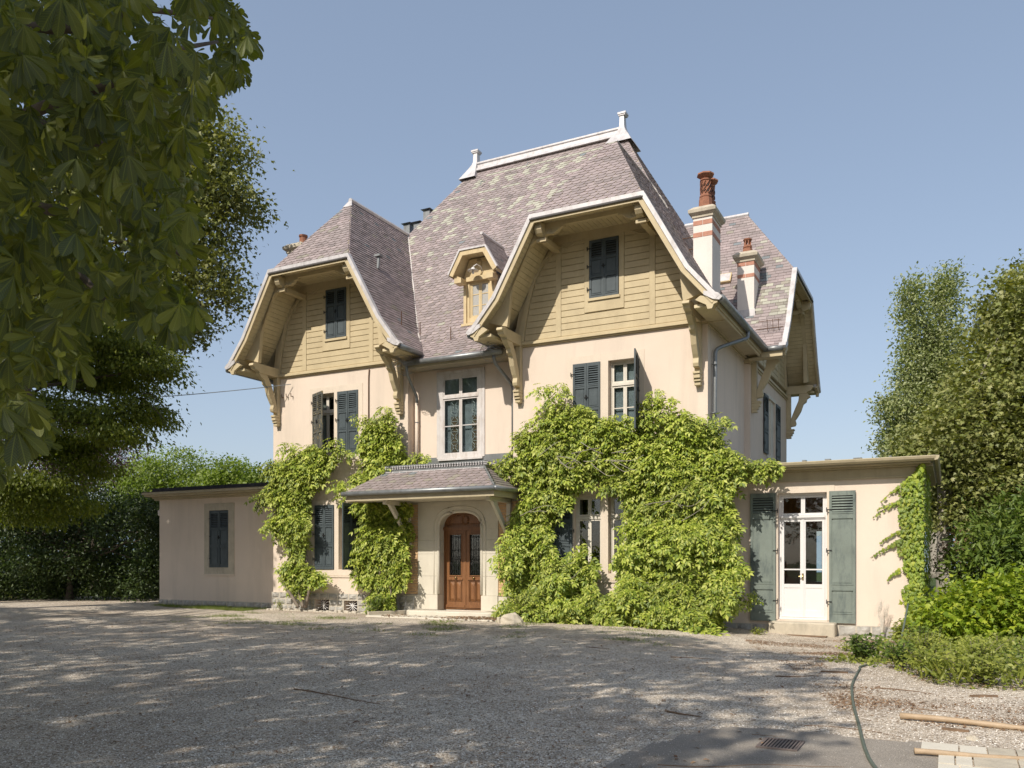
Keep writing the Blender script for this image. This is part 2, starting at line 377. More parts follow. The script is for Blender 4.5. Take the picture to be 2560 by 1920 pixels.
def wallg(g,u0,u1,z0,z1,w0,w1,ops=(),m=0,axis='u'):
    xs=sorted({u0,u1,*[o[0] for o in ops],*[o[1] for o in ops]}); xs=[x for x in xs if u0<=x<=u1]
    for a,b in zip(xs,xs[1:]):
        z=z0; mid=(a+b)/2
        for o in sorted([o for o in ops if o[0]<mid<o[1]],key=lambda o:o[2]):
            if o[2]>z:
                g.box(a,b,w0,w1,z,o[2],m) if axis=='u' else g.box(w0,w1,a,b,z,o[2],m)
            z=o[3]
        if z<z1: g.box(a,b,w0,w1,z,z1,m) if axis=='u' else g.box(w0,w1,a,b,z,z1,m)
    return g
LG_C,RG_C,RR_C=-5.745,2.81,6.9
GW=-.30
# front walls
g=G()
LGo=[(-6.65,-5.87,4.72,6.59),(-5.73,-4.96,4.72,6.59),(-6.62,-5.86,1.27,3.2),(-5.70,-4.95,1.27,3.2),(-6.60,-6.04,-.3,.35),(-5.48,-4.98,-.3,.34)]
wallg(g,-8.29,-3.2,-.3,7.20,GW,0.0,LGo)
RGo=[(1.94,2.69,4.72,6.59),(2.90,3.67,4.72,6.59),(1.95,2.70,1.21,3.2),(2.90,3.65,1.21,3.2)]
wallg(g,.19,5.43,-.3,7.20,GW,0.0,RGo)
wallg(g,-8.29,5.13,-.3,7.20,.004,.30,[(-2.30,-.93,4.42,6.80)]+[o for o in LGo[:4]]+RGo+[(-2.16,-.76,.15,3.0)]+LGo[4:])
# side walls, back walls
g.box(5.13,5.43,.004,3.78,-.3,7.20); g.box(-8.29,-7.99,.304,10.0,-.3,7.20); g.box(-7.985,5.28,9.7,10.0,-.3,7.20)
wallg(g,3.785,9.80,-.3,7.20,5.28,5.58,[(6.30,7.62,4.78,6.57)],axis='w')
g.box(-7.98,5.27,.31,9.69,4.0,4.2); g.box(-7.98,5.12,.31,9.69,7.0,7.18)
g.build('wall',M['plaster'],villa)
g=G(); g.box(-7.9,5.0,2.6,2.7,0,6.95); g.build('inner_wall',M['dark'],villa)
# thin string course / band between floors
g=G()
for nm_,mt_,bx_ in (('string_course','surround',(-8.31,-3.19,GW-.012,GW,4.48,4.52)),('string_course','surround',(.18,5.45,GW-.012,GW,4.48,4.52)),('lead_apron','zincd',(-3.19,.18,-.014,0,4.18,4.47)),('window_sill','surround',(-6.3,-4.7,GW-.03,GW,1.03,1.07)),('window_sill','surround',(1.85,3.8,GW-.03,GW,.98,1.02))):
    g=G(); g.box(*bx_); g.build(nm_,M[mt_],villa)
# stone surrounds, 12 mm proud
def surround(name,u0,u1,z0,z1,ops,w,pr=.012,mat=None):
    g=G(); wallg(g,u0,u1,z0,z1,w-pr,w,ops); return g.build(name,mat or M['surround'],villa)
surround('window_surround',-6.81,-4.80,4.54,6.78,LGo[:2],GW)
surround('window_surround',1.78,3.85,4.54,6.78,RGo[:2],GW)
surround('window_surround',-6.80,-4.80,1.08,3.36,LGo[2:4],GW)
surround('window_surround',1.76,3.84,1.03,3.36,RGo[2:],GW)
# cornice band
for u0,u1 in ((-8.33,-3.16),(.15,5.47)):
    g=G(); g.box(u0,u1,GW-.05,GW-.001,7.205,7.24); g.box(u0-.02,u1+.02,GW-.10,GW-.001,7.243,7.30); g.box(u0,u1,GW-.06,GW-.001,7.303,7.34); g.build('cornice',M['ochre'],villa)
g=G()
g.box(5.431,5.47,GW,3.70,7.17,7.22); g.box(5.431,5.52,GW,3.70,7.223,7.29); g.box(5.431,5.49,GW,3.70,7.293,7.33)
g.build('cornice',M['ochre'],villa)
g=G(); g.box(5.43,5.66,3.70,3.784,7.08,7.20); g.box(5.581,5.62,3.70,9.85,7.03,7.08); g.box(5.581,5.66,3.72,9.85,7.083,7.15)
g.build('cornice',M['ochre'],villa)
g=G(); g.box(5.43,5.60,3.74,3.784,-.3,7.07); g.build('pilaster',M['plaster'],villa)
g=G(); g.box(5.44,5.60,-.25,3.70,7.335,7.62); g.build('frieze_board',M['trim'],villa)

# plinth: mortar bed with separate stones
plinth=empty('plinth',(0,0,0),0,villa)
g=G(); wallg(g,-8.33,-3.2,-.3,.55,GW-.035,GW-.001,LGo[4:]); g.build('mortar_bed',M['mortar'],plinth)
for bx_ in ((-13.80,-8.335,-.03,-.001,-.3,.19),(5.44,6.88,-.03,-.001,-.4,.05),(8.31,9.96,-.03,-.001,-.4,.08),(.19,5.45,GW-.035,GW-.001,-.3,.5)): g=G(); g.box(*bx_); g.build('mortar_bed',M['mortar'],plinth)
rocks=[]
for k in range(6):
    r=random.Random(k); g=G()
    n=3; vs=[]; 
    for j in range(n+1):
        for i in range(n+1):
            e=(i in(0,n)) or (j in (0,n)); 
            vs.append((-.5+i/n+(0 if i in(0,n) else r.uniform(-.06,.06))+(r.uniform(0,.05)*(1 if i==0 else -1 if i==n else 0)), (0.0 if e else -r.uniform(.5,1.0)), -.5+j/n+(r.uniform(0,.07)*(1 if j==0 else -1 if j==n else 0))))
    b=len(vs); vs+=[(-.5,.5,-.5),(.5,.5,-.5),(.5,.5,.5),(-.5,.5,.5)]
    fs=[(j*4+i,j*4+i+1,(j+1)*4+i+1,(j+1)*4+i) for j in range(3) for i in range(3)]
    g.add(vs,fs); rocks.append(g.mesh('rock_%d'%k,M['rock']))
def stones(u0,u1,z0,z1,w,rows,avoid=(),seed=1,dep=.05,minw=.18,maxw=.42):
    r=random.Random(seed); hs=[(z1-z0)/rows*r.uniform(.85,1.15) for _ in range(rows)]; k=(z1-z0)/sum(hs); z=z0
    for h in hs:
        h*=k; u=u0
        while u<u1-.08:
            L=min(r.uniform(minw,maxw),u1-u)
            if u1-u-L<.12: L=u1-u
            a,b=u+.012,u+L-.012; ok=True
            for o in avoid:
                if a<o[1] and b>o[0] and z+.02<o[3] and z+h>o[2]:
                    if a<o[0]-.08: b=o[0]-.02
                    elif b>o[1]+.08: a=o[1]+.02
                    else: ok=False
            if ok: inst('stone',r.choice(rocks),plinth,((a+b)/2,w,z+h/2),(0,0,0),(b-a,dep,h-.022))
            u+=L
        z+=h
stones(-8.31,-4.4,-.02,.545,GW-.036,3,LGo[4:],3)
stones(-4.4,-3.25,-.02,.545,GW-.036,3,(),5)
stones(.2,5.4,-.02,.5,GW-.036,2,(),6,minw=.3,maxw=.6)
stones(-13.78,-8.36,-.05,.19,-.031,1,(),7,minw=.2,maxw=.5)
stones(5.46,6.87,-.2,.06,-.031,1,(),8,minw=.3,maxw=.6)
stones(8.32,9.94,-.2,.085,-.031,1,(),9,minw=.25,maxw=.6)
for o in LGo[4:]:       # cellar vents: dark hole and white iron star grille
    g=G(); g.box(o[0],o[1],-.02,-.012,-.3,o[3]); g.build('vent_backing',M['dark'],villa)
    u=(o[0]+o[1])/2; z=.19; g=G()
    g.tube([(o[0]+.02,GW+.06,z),(o[1]-.02,GW+.06,z)],.011,6)
    for s in(-1,1):
        for q in (-1,1):
            g.tube([(u+q*.02,GW+.06,z),(u+q*.07,GW+.06,z+s*.05),(u+q*.14,GW+.06,z+s*.09),(u+q*.22,GW+.06,z+s*.10)],.010,6)
            g.tube([(u+q*.01,GW+.06,z+s*.02),(u+q*.035,GW+.06,z+s*.09),(u+q*.09,GW+.06,z+s*.14)],.008,6)
    g.tube([(u,GW+.06,.05),(u,GW+.06,.33)],.010,6)
    g.build('vent_grille',M['white'],villa)

# ---------------------------------------------------------------- windows and shutters
def window(name,u0,u1,z0,z1,w,cols=2,transom=None,mat=None,bars=(),curtain=None,parent=None,fr=.045,glass=None,lab=None):
    parent=parent or villa; mat=mat or M['cream']
    g=G(); wallg(g,u0,u1,z0,z1,w,w+.07,[(u0+fr,u1-fr,z0+fr,z1-fr)])
    if transom: g.box(u0+fr,u1-fr,w-.012,w+.068,transom-.035,transom+.035)
    o=g.build(name,mat,parent)
    if lab: o['label']=lab
    rows=[(z0+fr,transom-.037),(transom+.037,z1-fr)] if transom else [(z0+fr,z1-fr)]
    cw=(u1-u0-2*fr)/cols
    for ri,(a,b) in enumerate(rows):
        for c in range(cols):
            x0=u0+fr+c*cw+.002; x1=x0+cw-.004; s=.045
            g=G(); wallg(g,x0,x1,a+.002,b-.002,w+.012,w+.055,[(x0+s,x1-s,a+s,b-s)])
            bz=[v for v in bars if a+.1<v<b-.1]
            for v in bz: g.box(x0+s,x1-s,w+.022,w+.046,v-.012,v+.012)
            g.build('casement',mat,o)
            zz=[a+s]+bz+[b-s]
            for p,q in zip(zz,zz[1:]):
                g=G(); g.box(x0+s,x1-s,w+.032,w+.037,p+.012*(p in bz),q-.012*(q in bz)); g.build('pane',glass or M['glass'],o)
    if curtain:
        for (a,b) in curtain:
            n=22; pts=[]
            for i in range(n+1):
                x=a+(b-a)*i/n; pts.append((x,w+.14+.02*math.sin(i*1.7)))
            g=G(); fs=[]; vs=[]
            for (x,y) in pts: vs+= [(x,y,z0+.05),(x,y,z1-.05)]
            for i in range(n): fs.append((2*i,2*i+2,2*i+3,2*i+1))
            g.add(vs,fs); g.build('curtain',M['curtain'],o)
    return o
window('window',-6.65,-5.87,4.72,6.59,GW+.16,2,6.05,M['cream'],curtain=[(-6.6,-6.42),(-6.1,-5.95)])
window('window',-5.73,-4.96,4.72,6.59,GW+.16,2,6.05,M['cream'])
window('window',-6.62,-5.86,1.27,3.2,GW+.16,2,2.63,M['cream'])
window('window',-5.70,-4.95,1.27,3.2,GW+.16,2,2.63,M['cream'],curtain=[(-5.6,-5.02)])
window('window',1.94,2.69,4.72,6.59,GW+.16,2,6.0,M['cream'])
window('window',2.90,3.67,4.72,6.59,GW+.16,2,6.0,M['cream'],bars=(5.4,))
window('window',1.95,2.70,1.21,3.2,GW+.16,2,2.64,M['cream'])
window('window',2.90,3.65,1.21,3.2,GW+.16,2,2.64,M['cream'])
o=window('stair_window',-2.30,-.93,4.42,6.80,-.03,2,6.14,M['offwhite'],bars=(5.33,),fr=.11,lab='tall worn white window with leaded strips behind the glass')
for x in (-1.86,-1.17):          # strips of leaded glass standing behind the panes
    g=G()
    for k in range(5):
        zc=4.74+k*.29; r=.055
        g.tube([(x+r*math.cos(q*math.pi/4),.06,zc+r*math.sin(q*math.pi/4)) for q in range(9)],.011,4)
        for a,b in ((-1,-1),(1,-1),(-1,1),(1,1)): g.tube([(x+a*.04,.06,zc+b*.04),(x+a*.12,.06,zc+b*.13)],.010,4)
        g.tube([(x-.12,.06,zc+.145),(x+.12,.06,zc+.145)],.009,4)
    g.tube([(x-.12,.06,4.6),(x-.12,.06,6.03)],.005,4); g.tube([(x+.12,.06,4.6),(x+.12,.06,6.03)],.005,4)
    g.build('leaded_strip',M['white'],o)
    g=G(); g.box(x-.12,x+.12,.072,.076,4.6,5.6); g.build('coloured_glass',M['stick'],o)
reflect_grey=paint('sky_reflection_grey',(.36,.37,.39),.35,.25,2.5,stain=(.16,.16,.16),stain_amt=.6,stain_scale=(3,3,3),bmp=.1)  # mottled grey stands in for the sky reflected in the panes
for (a,b,c,d,w_) in ((-2.2,-1.03,4.5,6.7,.12),(2.93,3.64,4.75,6.56,-.03),(1.96,2.66,4.75,6.56,-.03)): g=G(); g.box(a,b,w_,w_+.006,c,d); g.build('sky_reflection_panel',reflect_grey,villa)  # panels added behind the glass to carry the painted reflection
g=G(); g.box(-2.34,-.89,-.07,-.031,4.36,4.415); g.box(-2.40,-2.302,-.03,-.001,4.42,6.88); g.box(-.928,-.84,-.03,-.001,4.42,6.88); g.box(-2.40,-.84,-.045,-.001,6.802,6.88)
g.build('window_casing',M['offwhite'],villa)

slat_mesh={}
def shutter(u,w,z,W,H,rz,mat,leaves=2,lou=(.70,.95),pans=((.40,.66),(.06,.355)),hinge=1,name='shutter',lab=None,th=.035,flip=False):
    """panelled shutter: local x 0..W from the hinge, outside face towards -y"""
    g=G(); lw=W/leaves; st=min(.055,lw*.17)
    for k in range(leaves):
        x0=k*lw+.002; x1=(k+1)*lw-.002
        cuts=[(x0+st,x1-st,H*lou[0],H*lou[1])]+[(x0+st,x1-st,H*a,H*b) for a,b in pans]
        wallg(g,x0,x1,0,H,-th,0,cuts)
        for a,b in pans:
            g.box(x0+st,x1-st,-th+.020,-.013,H*a,H*b)
            g.box(x0+st+.025,x1-st-.025,-th+.010,-th+.020,H*a+.03,H*b-.03)
            g.box(x0+st,x1-st,-th-.010,-th+.019,H*b-.014,H*b-.002); g.box(x0+st-.01,x1-st+.01,-th-.010,-th-.001,H*a-.018,H*a-.003)
        g.box(x0+st,x1-st,-th-.010,-th+.0,H*lou[0]-.035,H*lou[0]-.012)
    if leaves==2: g.box(lw-.012,lw+.012,-th-.012,-th,.01,H-.01)
    s=1 if not flip else -1
    if flip:
        g.v=[(-x,y,zz) for x,y,zz in g.v]; g.f=[tuple(reversed(f)) for f in g.f]
    o=g.build(name,mat,villa,loc=(u,w,z)); o.rotation_euler=(0,0,rz)
    if lab: o['label']=lab
    sw=lw-2*st; key=(round(sw,3),mat.name)
    if key not in slat_mesh:
        q=G(); c=.036; q.ext([(-.016,-.017),(-.012,-.021),(.016,.011),(.012,.017)],'x',-sw/2,sw/2)
        slat_mesh[key]=q.mesh('slat',mat)
    n=max(6,int(H*(lou[1]-lou[0])/.058))
    for k in range(leaves):
        for i in range(n):
            inst('slat',slat_mesh[key],o,(s*(k*lw+lw/2),-th/2,H*lou[0]+(i+.5)*H*(lou[1]-lou[0])/n))
    for k in range(leaves):
        q=G(); q.box(s*(k*lw+st-.004),s*((k+1)*lw-st+.004),-.0025,-.0005,H*lou[0]-.004,H*lou[1]+.004); q.build('louvre_gap_shade',M['iron'],o)  # black sheet paints the shade seen between the slats
    h=G()
    for zz in (.16,.55,.86):
        h.box(-s*.05,s*.06,-th-.014,-th-.004,H*zz-.012,H*zz+.012)
        h.tube([(-s*.05,-th-.01,H*zz-.05),(-s*.05,-th-.01,H*zz+.05)],.011,6)
    if leaves==2:
        h.tube([(s*lw,-th-.03,H*.5),(s*lw,-th-.03,H*.56)],.016,6); h.box(s*lw-.05,s*lw+.05,-th-.022,-th-.013,H*.52,H*.535)
    h.build('hinge',M['iron'],o)
    return o
# upper left gable and upper right gable (closed pairs)
shutter(-6.16,GW-.02,8.22,.77,1.47,0,M['shut'])
shutter(2.40,GW-.02,8.22,.79,1.47,0,M['shut'])
# first floor
shutter(-6.65,GW-.03,4.72,.74,1.87,D2R(-27),M['shutw'],lab='peeling shutter swung half open')
shutter(-5.73,GW-.005,4.72,.77,1.87,0,M['shut'])
shutter(1.94,GW-.005,4.72,.75,1.87,0,M['shut'])
shutter(3.69,GW-.03,4.70,.86,1.90,D2R(103),M['shut'],flip=True,lab='shutter swung open at right angles to the wall')
# ground floor
shutter(-6.60,GW-.005,1.27,.73,1.94,0,M['shut'])
shutter(-4.93,GW-.03,1.27,.74,1.93,D2R(88),M['shut'],flip=True)
shutter(1.93,GW-.03,1.21,.74,1.98,D2R(6),M['shut'],flip=True)
shutter(3.67,GW-.03,1.21,.74,1.98,D2R(-4),M['shut'])
# side of the rear block
def side_shutter(w0,W,z,H,lab=None):
    o=shutter(5.60,w0,z,W,H,D2R(90),M['shut'],leaves=1,lab=lab); return o
side_shutter(5.66,.61,4.79,1.79); side_shutter(7.65,.70,4.79,1.78)
g=G(); wallg(g,6.20,7.72,4.70,6.68,5.581,5.60,[(6.30,7.62,4.78,6.57)],axis='w'); g.box(5.50,5.54,6.30,7.62,4.78,6.57); g.box(5.54,5.575,6.93,6.99,4.78,6.57); g.build('side_window',M['cream'],villa)
# ---------------------------------------------------------------- roofs
roof=empty('roof',(0,0,0),0,villa)
def clip(poly, a, b, c):             # keep a*x+b*y+c>=0
    o=[]
    for i in range(len(poly)):
        p=poly[i]; q=poly[(i+1)%len(poly)]; dp=a*p[0]+b*p[1]+c; dq=a*q[0]+b*q[1]+c
        if dp>=0: o.append(p)
        if (dp>=0)!=(dq>=0):
            t=dp/(dp-dq); o.append((p[0]+(q[0]-p[0])*t,p[1]+(q[1]-p[1])*t))
    return o
def area(p): return abs(sum(p[i][0]*p[(i+1)%len(p)][1]-p[(i+1)%len(p)][0]*p[i][1] for i in range(len(p))))/2
slate_budget={'n':300}
RS=random.Random(21)
def slates(poly, covering, parent, w=.22, e=.125, style='cut', tone=None, single=False, deck=True, lip=.011):
    """lay slates over the convex polygon poly (house coordinates); tilt makes each lower edge stand proud"""
    P=[Vector(p) for p in poly]; n=Vector((0,0,0))
    for i in range(len(P)):
        a=P[i]; b=P[(i+1)%len(P)]; n+=Vector(((a.y-b.y)*(a.z+b.z),(a.z-b.z)*(a.x+b.x),(a.x-b.x)*(a.y+b.y)))
    n.normalize()
    if n.z<0: n=-n; P.reverse()
    A=Vector((0,0,1)).cross(n)
    A=A.normalized(); Bv=n.cross(A).normalized()      # A along, Bv up the slope
    O=Vector((0,0,0))+n*(P[0].dot(n))
    Q=[((p-O).dot(A),(p-O).dot(Bv)) for p in P]
    ar=sum(Q[i][0]*Q[(i+1)%len(Q)][1]-Q[(i+1)%len(Q)][0]*Q[i][1] for i in range(len(Q)))
    if ar<0: Q.reverse()
    y0=min(q[1] for q in Q); y1=max(q[1] for q in Q); x0=min(q[0] for q in Q); x1=max(q[0] for q in Q)
    rows=int((y1-y0)/e)+2; made=[]
    for r in range(rows):
        y=y0+r*e; x=x0-w*(1+.5*(r%2))-RS.uniform(0,.03)
        while x<x1:
            ww=w*RS.uniform(.93,1.07); jy=RS.uniform(-.004,.004); a=x+.003; b=x+ww-.003
            if style=='cut': sl=[(a,y+jy),(b-ww*.30,y+jy),(b,y+e*.55),(b,y+e+.012),(a,y+e+.012)]
            else: sl=[(a,y+jy),(b,y+jy+RS.uniform(-.004,.004)),(b,y+e+.012),(a,y+e+.012)]
            for i in range(len(Q)):
                p=Q[i]; q=Q[(i+1)%len(Q)]; ea=-(q[1]-p[1]); eb=q[0]-p[0]
                sl=clip(sl,ea,eb,-(ea*p[0]+eb*p[1]))
                if len(sl)<3: break
            if len(sl)>=3 and area(sl)>.002:
                cx=sum(p[0] for p in sl)/len(sl); cy=sum(p[1] for p in sl)/len(sl)
                if tone: t=tone(O+A*cx+Bv*cy, int((x-x0)/w), r)
                else: t=RS.choices([0,1,2,5,4],[40,34,20,3,3])[0]
                k=RS.uniform(.85,1.3); sk=RS.uniform(-.03,.03)
                def H(px,py): return .008+ (lip*k)*max(0,1-(py-y)/e)+sk*(px-cx)*.3+.002
                top=[O+A*px+Bv*py+n*H(px,py) for px,py in sl]; bot=[O+A*px+Bv*py-n*.004 for px,py in sl]; m=len(sl)
                made.append((t,[tuple(v) for v in top+bot],[tuple(range(m))]+[(i,i+m,(i+1)%m+m,(i+1)%m) for i in range(m)],area(sl)))
            x+=ww
    for (t,vs,fs,ar_) in made:
        if single and slate_budget['n']>0 and ar_>w*e*.8:
            slate_budget['n']-=1
            q=G(); q.add(vs,fs,0); q.build('slate',SL[t],parent)
        else: covering.add(vs,fs,t)
    if deck: DECK.sheet(poly,.05)
DECK=G(); COV=G()
def rtone(p,i,r): return RS.choices([0,1,2,5,4],[44,38,14,3,1])[0]
def main_tone(p,i,r):
    x,z=p.x,p.z
    t=RS.choices([0,1,2,5,4],[46,38,14,1,1])[0]
    a=x+1.45
    if abs(z-14.72)<.055 and -2.2<a<2.3: return 3
    if 14.2<z<14.58 and -2.6<a<2.6 and abs(((a+.1)%.62)-.31)<.20-abs(z-14.39)*.75: return 3
    if abs(z-13.98)<.05 and (a%1.1)<.7 and a<2.2: return 3
    if 12.35<z<13.85 and a<1.5-(13.85-z)*.3:
        t1=abs(((a/1.25)%1)-.5)*2; w_=.13
        if abs(z-(12.5+1.15*t1))<w_ and RS.random()<.85: return 3
        if abs(z-(13.6-1.15*t1))<w_*.8 and RS.random()<.6: return 3
    if 11.2<z<12.5 and a<-1.3-(12.5-z)*.6:
        t1=abs(((a/.8)%1)-.5)*2
        if abs(z-(11.3+1.1*t1))<.14 and RS.random()<.75: return 3
    if RS.random()<.012: return 3
    return t
def rr_tone(p,i,r):
    t=RS.choices([0,1,2,5,4],[38,38,14,4,4])[0]
    d=abs((p.z-9.3)*.9-(p.x-6.1)*.9)
    if 8.55<p.z<9.75 and p.x>5.62:
        if RS.random()<.45: return 3
        return RS.choice([0,1,5])
    if RS.random()<.04: return 3
    return t
def porch_tone(p,i,r):
    if r>=6: return RS.choices([0,1,2,4],[30,30,20,14])[0]
    return RS.choices([2,2,0,5],[45,20,25,14])[0]
sl_l,sl_r=-4.182,1.2475          # ends of the main ridge
ZR=15.30; WR=5.35; ZG=12.55; WJ=3.41
# porch first, then the nearest front slopes: these give the separately built slates
PG=[(-4.22,-1.85,3.40),(.46,-1.85,3.40),(-.29,-1.0,4.0),(-3.43,-1.0,4.0)]
porch_roof=empty('porch_roof',(0,0,0),0,villa)
PCOV=G()
slates(PG,PCOV,porch_roof,.23,.135,'cut',porch_tone,True)
slates([(.46,-1.85,3.40),(.46,-.31,3.40),(-.29,-.31,4.0),(-.29,-1.0,4.0)],PCOV,porch_roof,.2,.12,'rect',lambda p,i,r:RS.choice([2,5,5,2]))
slates([(-4.22,-.31,3.40),(-4.22,-1.85,3.40),(-3.43,-1.0,4.0),(-3.43,-.31,4.0)],PCOV,porch_roof,.2,.12,'rect',lambda p,i,r:2)
tag(PCOV.build('slate_covering',SL,porch_roof),kind='stuff')
slates([(RG_C-1.44,-1.62,10.03),(RG_C+1.44,-1.62,10.03),(RG_C,.35,ZG)],COV,roof,.23,.13,'cut',lambda p,i,r:RS.choices([0,1,2,3,4],[42,38,17,2,1])[0],True)
slates([(LG_C-1.44,-1.62,10.03),(LG_C+1.44,-1.62,10.03),(LG_C,.35,ZG)],COV,roof,.23,.13,'cut',rtone,False)
slates([(LG_C+2.36,.1,7.85),(.45,.1,7.85),(RG_C,WJ,ZG),(sl_r,WR,ZR),(sl_l,WR,ZR),(LG_C,WJ,ZG)],COV,roof,.23,.125,'cut',main_tone,False)
slates([(-2.80,-.65,7.12),(.10,-.65,7.12),(.3,.1,7.85),(LG_C+2.56,.1,7.85)],COV,roof,.23,.12,'cut',rtone,False)
def side_planes(c,s,wfront,wval,wend_hi):     # s=+1 slope facing +u, -1 facing -u
    hk,hj=2.48,1.44; ap=.35
    slates([(c+s*hk,-1.6,8.18),(c+s*hk,wval,8.18),(c,wend_hi,ZG),(c,ap,ZG),(c+s*hj,-1.6,10.03)],COV,roof,.21,.105,'rect',rtone,lip=.020)
    slates([(c+s*3.12,-1.6,7.38),(c+s*3.12,wval-.72 if wval<2 else wval,7.38),(c+s*hk,wval,8.18),(c+s*hk,-1.6,8.18)],COV,roof,.21,.105,'rect',rtone)
side_planes(LG_C,1,-1.6,.33,WJ); side_planes(RG_C,-1,-1.6,.33,WJ)
def outer_planes(c,s,wval,pts):
    hk,hj=2.48,1.44
    slates([(c+s*hk,-1.6,8.18),*pts,(c,.35,ZG),(c+s*hj,-1.6,10.03)],COV,roof,.21,.105,'rect',rtone,lip=.008)
    slates([(c+s*3.17,-1.6,7.38),(c+s*3.17,wval-.68,7.38),(c+s*hk,wval,8.18),(c+s*hk,-1.6,8.18)],COV,roof,.21,.105,'rect',rtone)
outer_planes(RG_C,1,4.13,[(5.29,4.13,8.18),(RG_C,6.9,ZG)])
slates([(RG_C,WJ,ZG),(RG_C,7.29,ZG),(sl_r,WR,ZR)],COV,roof,.21,.105,'rect',rtone,lip=.008)
outer_planes(LG_C,-1,10.6,[(LG_C-2.48,9.8,8.18),(LG_C,7.29,ZG)])
slates([(LG_C,7.29,ZG),(LG_C,WJ,ZG),(sl_l,WR,ZR)],COV,roof,.3,.2,'rect',rtone)
# rear right gable (faces +u)
UV=6.55
slates([(5.29,4.13,8.18),(UV,4.13,8.18),(UV,5.30,10.03),(4.86,6.9,12.5),(2.84,6.9,12.5)],COV,roof,.22,.125,'rect',rr_tone)
slates([(5.95,3.45,7.38),(UV,3.45,7.38),(UV,4.13,8.18),(5.29,4.13,8.18)],COV,roof,.22,.125,'rect',rtone)
slates([(UV,5.30,10.03),(UV,8.50,10.03),(4.86,6.9,12.5)],COV,roof,.22,.125,'rect',rtone)
DECK.sheet([(2.84,6.9,12.5),(4.86,6.9,12.5),(UV,8.5,10.03),(UV,9.66,8.18),(5.2,9.66,8.18)],.05)
DECK.sheet([(5.2,9.66,8.18),(UV,9.66,8.18),(UV,10.35,7.38),(5.2,10.35,7.38)],.05)
DECK.sheet([(sl_l,WR,ZR),(sl_r,WR,ZR),(RG_C,7.29,ZG),(LG_C,7.29,ZG)],.05)
DECK.sheet([(LG_C,7.29,ZG),(RG_C,7.29,ZG),(5.2,9.9,8.9),(5.2,11.1,7.3),(-8.9,11.1,7.3)],.05)
tag(COV.build('slate_covering',SL,roof),kind='stuff')
DECK.build('roof_deck',M['trim'],roof)
# ridge capping of white zinc with end posts
g=G()
prof=[(-.24,-.06),(-.17,.06),(-.09,.09),(-.09,.22),(-.12,.24),(-.12,.29),(.12,.29),(.12,.24),(.09,.22),(.09,.09),(.17,.06),(.24,-.06)]
g.ext([(WR+a*1.2,ZR-.16+b*1.0) for a,b in prof],'x',sl_l+.1,sl_r-.05)
g.build('ridge_cap',M['zinc'],roof)
for x,s in ((sl_l,-1),(sl_r,1)):
    g=G()
    secs=[(.46,.50,-.50),(.34,.36,-.28),(.20,.24,-.06),(.14,.16,.08),(.115,.115,.18),(.10,.10,.50)]
    vs=[];fs=[]
    for hw_,hd,z in secs:
        ox=s*(hw_-.13)*.35; zz=ZR+z
        if z<0: pass
        vs+=[(x-hw_*.7+ox,WR-hd,zz),(x+hw_*.7+ox,WR-hd,zz),(x+hw_*.7+ox,WR+hd,zz),(x-hw_*.7+ox,WR+hd,zz)]
    for i in range(len(secs)-1):
        for j in range(4): fs.append((i*4+j,i*4+(j+1)%4,(i+1)*4+(j+1)%4,(i+1)*4+j))
    fs.append((20,21,22,23)); g.add(vs,fs)
    g.box(x-.115,x+.115,WR-.13,WR+.13,ZR+.50,ZR+.54); g.box(x-.135,x+.135,WR-.15,WR+.15,ZR+.543,ZR+.60)
    g.build('ridge_finial',M['zinc'],roof)
def cap_line(a,b,r=.05,mat='zinc',name='ridge_cap'):
    g=G(); g.tube([a,b],r,6); g.build(name,M[mat],roof)
cap_line((LG_C,.30,ZG+.03),(LG_C,WJ,ZG+.03),.07); cap_line((RG_C,.30,ZG+.0),(RG_C,WJ,ZG+.0),.03)
cap_line((4.9,6.9,12.52),(2.84,6.9,12.52),.08)
def valley(pts):
    g=G(); r=random.Random(4); P=[Vector(p) for p in pts]
    out=[]
    for a,b in zip(P,P[1:]):
        for k in range(14): out.append(a.lerp(b,k/14)+Vector((r.uniform(-.008,.008),0,.03+r.uniform(-.01,.01))))
    out.append(P[-1]); g.tube([tuple(p) for p in out],[r.uniform(.022,.036) for _ in out],5)
    g.build('valley_mortar',M['plaster_white'],roof)
for c_ in (LG_C,RG_C):
    g=G(); g.sheet([(c_-.17,.16,12.34),(c_+.17,.16,12.34),(c_+.02,.36,12.64),(c_-.02,.36,12.64)],.03); g.build('apex_cap',M['zinc'],roof)
valley([(LG_C,WJ,ZG),(LG_C+2.45,.33,8.2),(LG_C+2.75,.0,7.8)]); valley([(RG_C,WJ,ZG),(RG_C+.35,WJ+.45,ZG-.62)])
# snow guards, hooks, vents on the slopes
g=G(); g.box(5.99-.1,6.0,2.6,2.62,7.4,7.4)
for x in (6.05,6.2,6.35): g.tube([(x,3.85,7.95),(x,3.78,8.25)],.008,5)
g.tube([(5.75,3.76,8.0),(6.48,3.76,8.0)],.010,5); g.tube([(5.75,3.80,8.22),(6.42,3.80,8.22)],.010,5)
g.build('snow_guard',M['rust'],roof)
g=G()
for (x,w,z) in ((-3.0,-.9,8.25),(-2.95,-.05,8.15),(-1.95,0.0,7.9)): g.tube([(x,w,z-.15),(x+.03,w-.05,z+.22)],.014,5)
g.build('snow_hook',M['rust'],roof)
g=G(); g.tube([(-4.33,-.2,10.1),(-4.30,-.2,10.42)],.05,8); g.box(-4.40,-4.20,-.3,-.1,10.44,10.50); g.build('roof_vent',M['zincd'],roof)
g=G()
for x,w in ((-1.9,4.9),(-3.5,4.6),(-2.4,1.95)): zz=7.85+1.42*(w-.1); g.tube([(x-.05,w-.12,zz+.0),(x,w-.1,zz+.12),(x+.08,w,zz+.16)],.014,5)
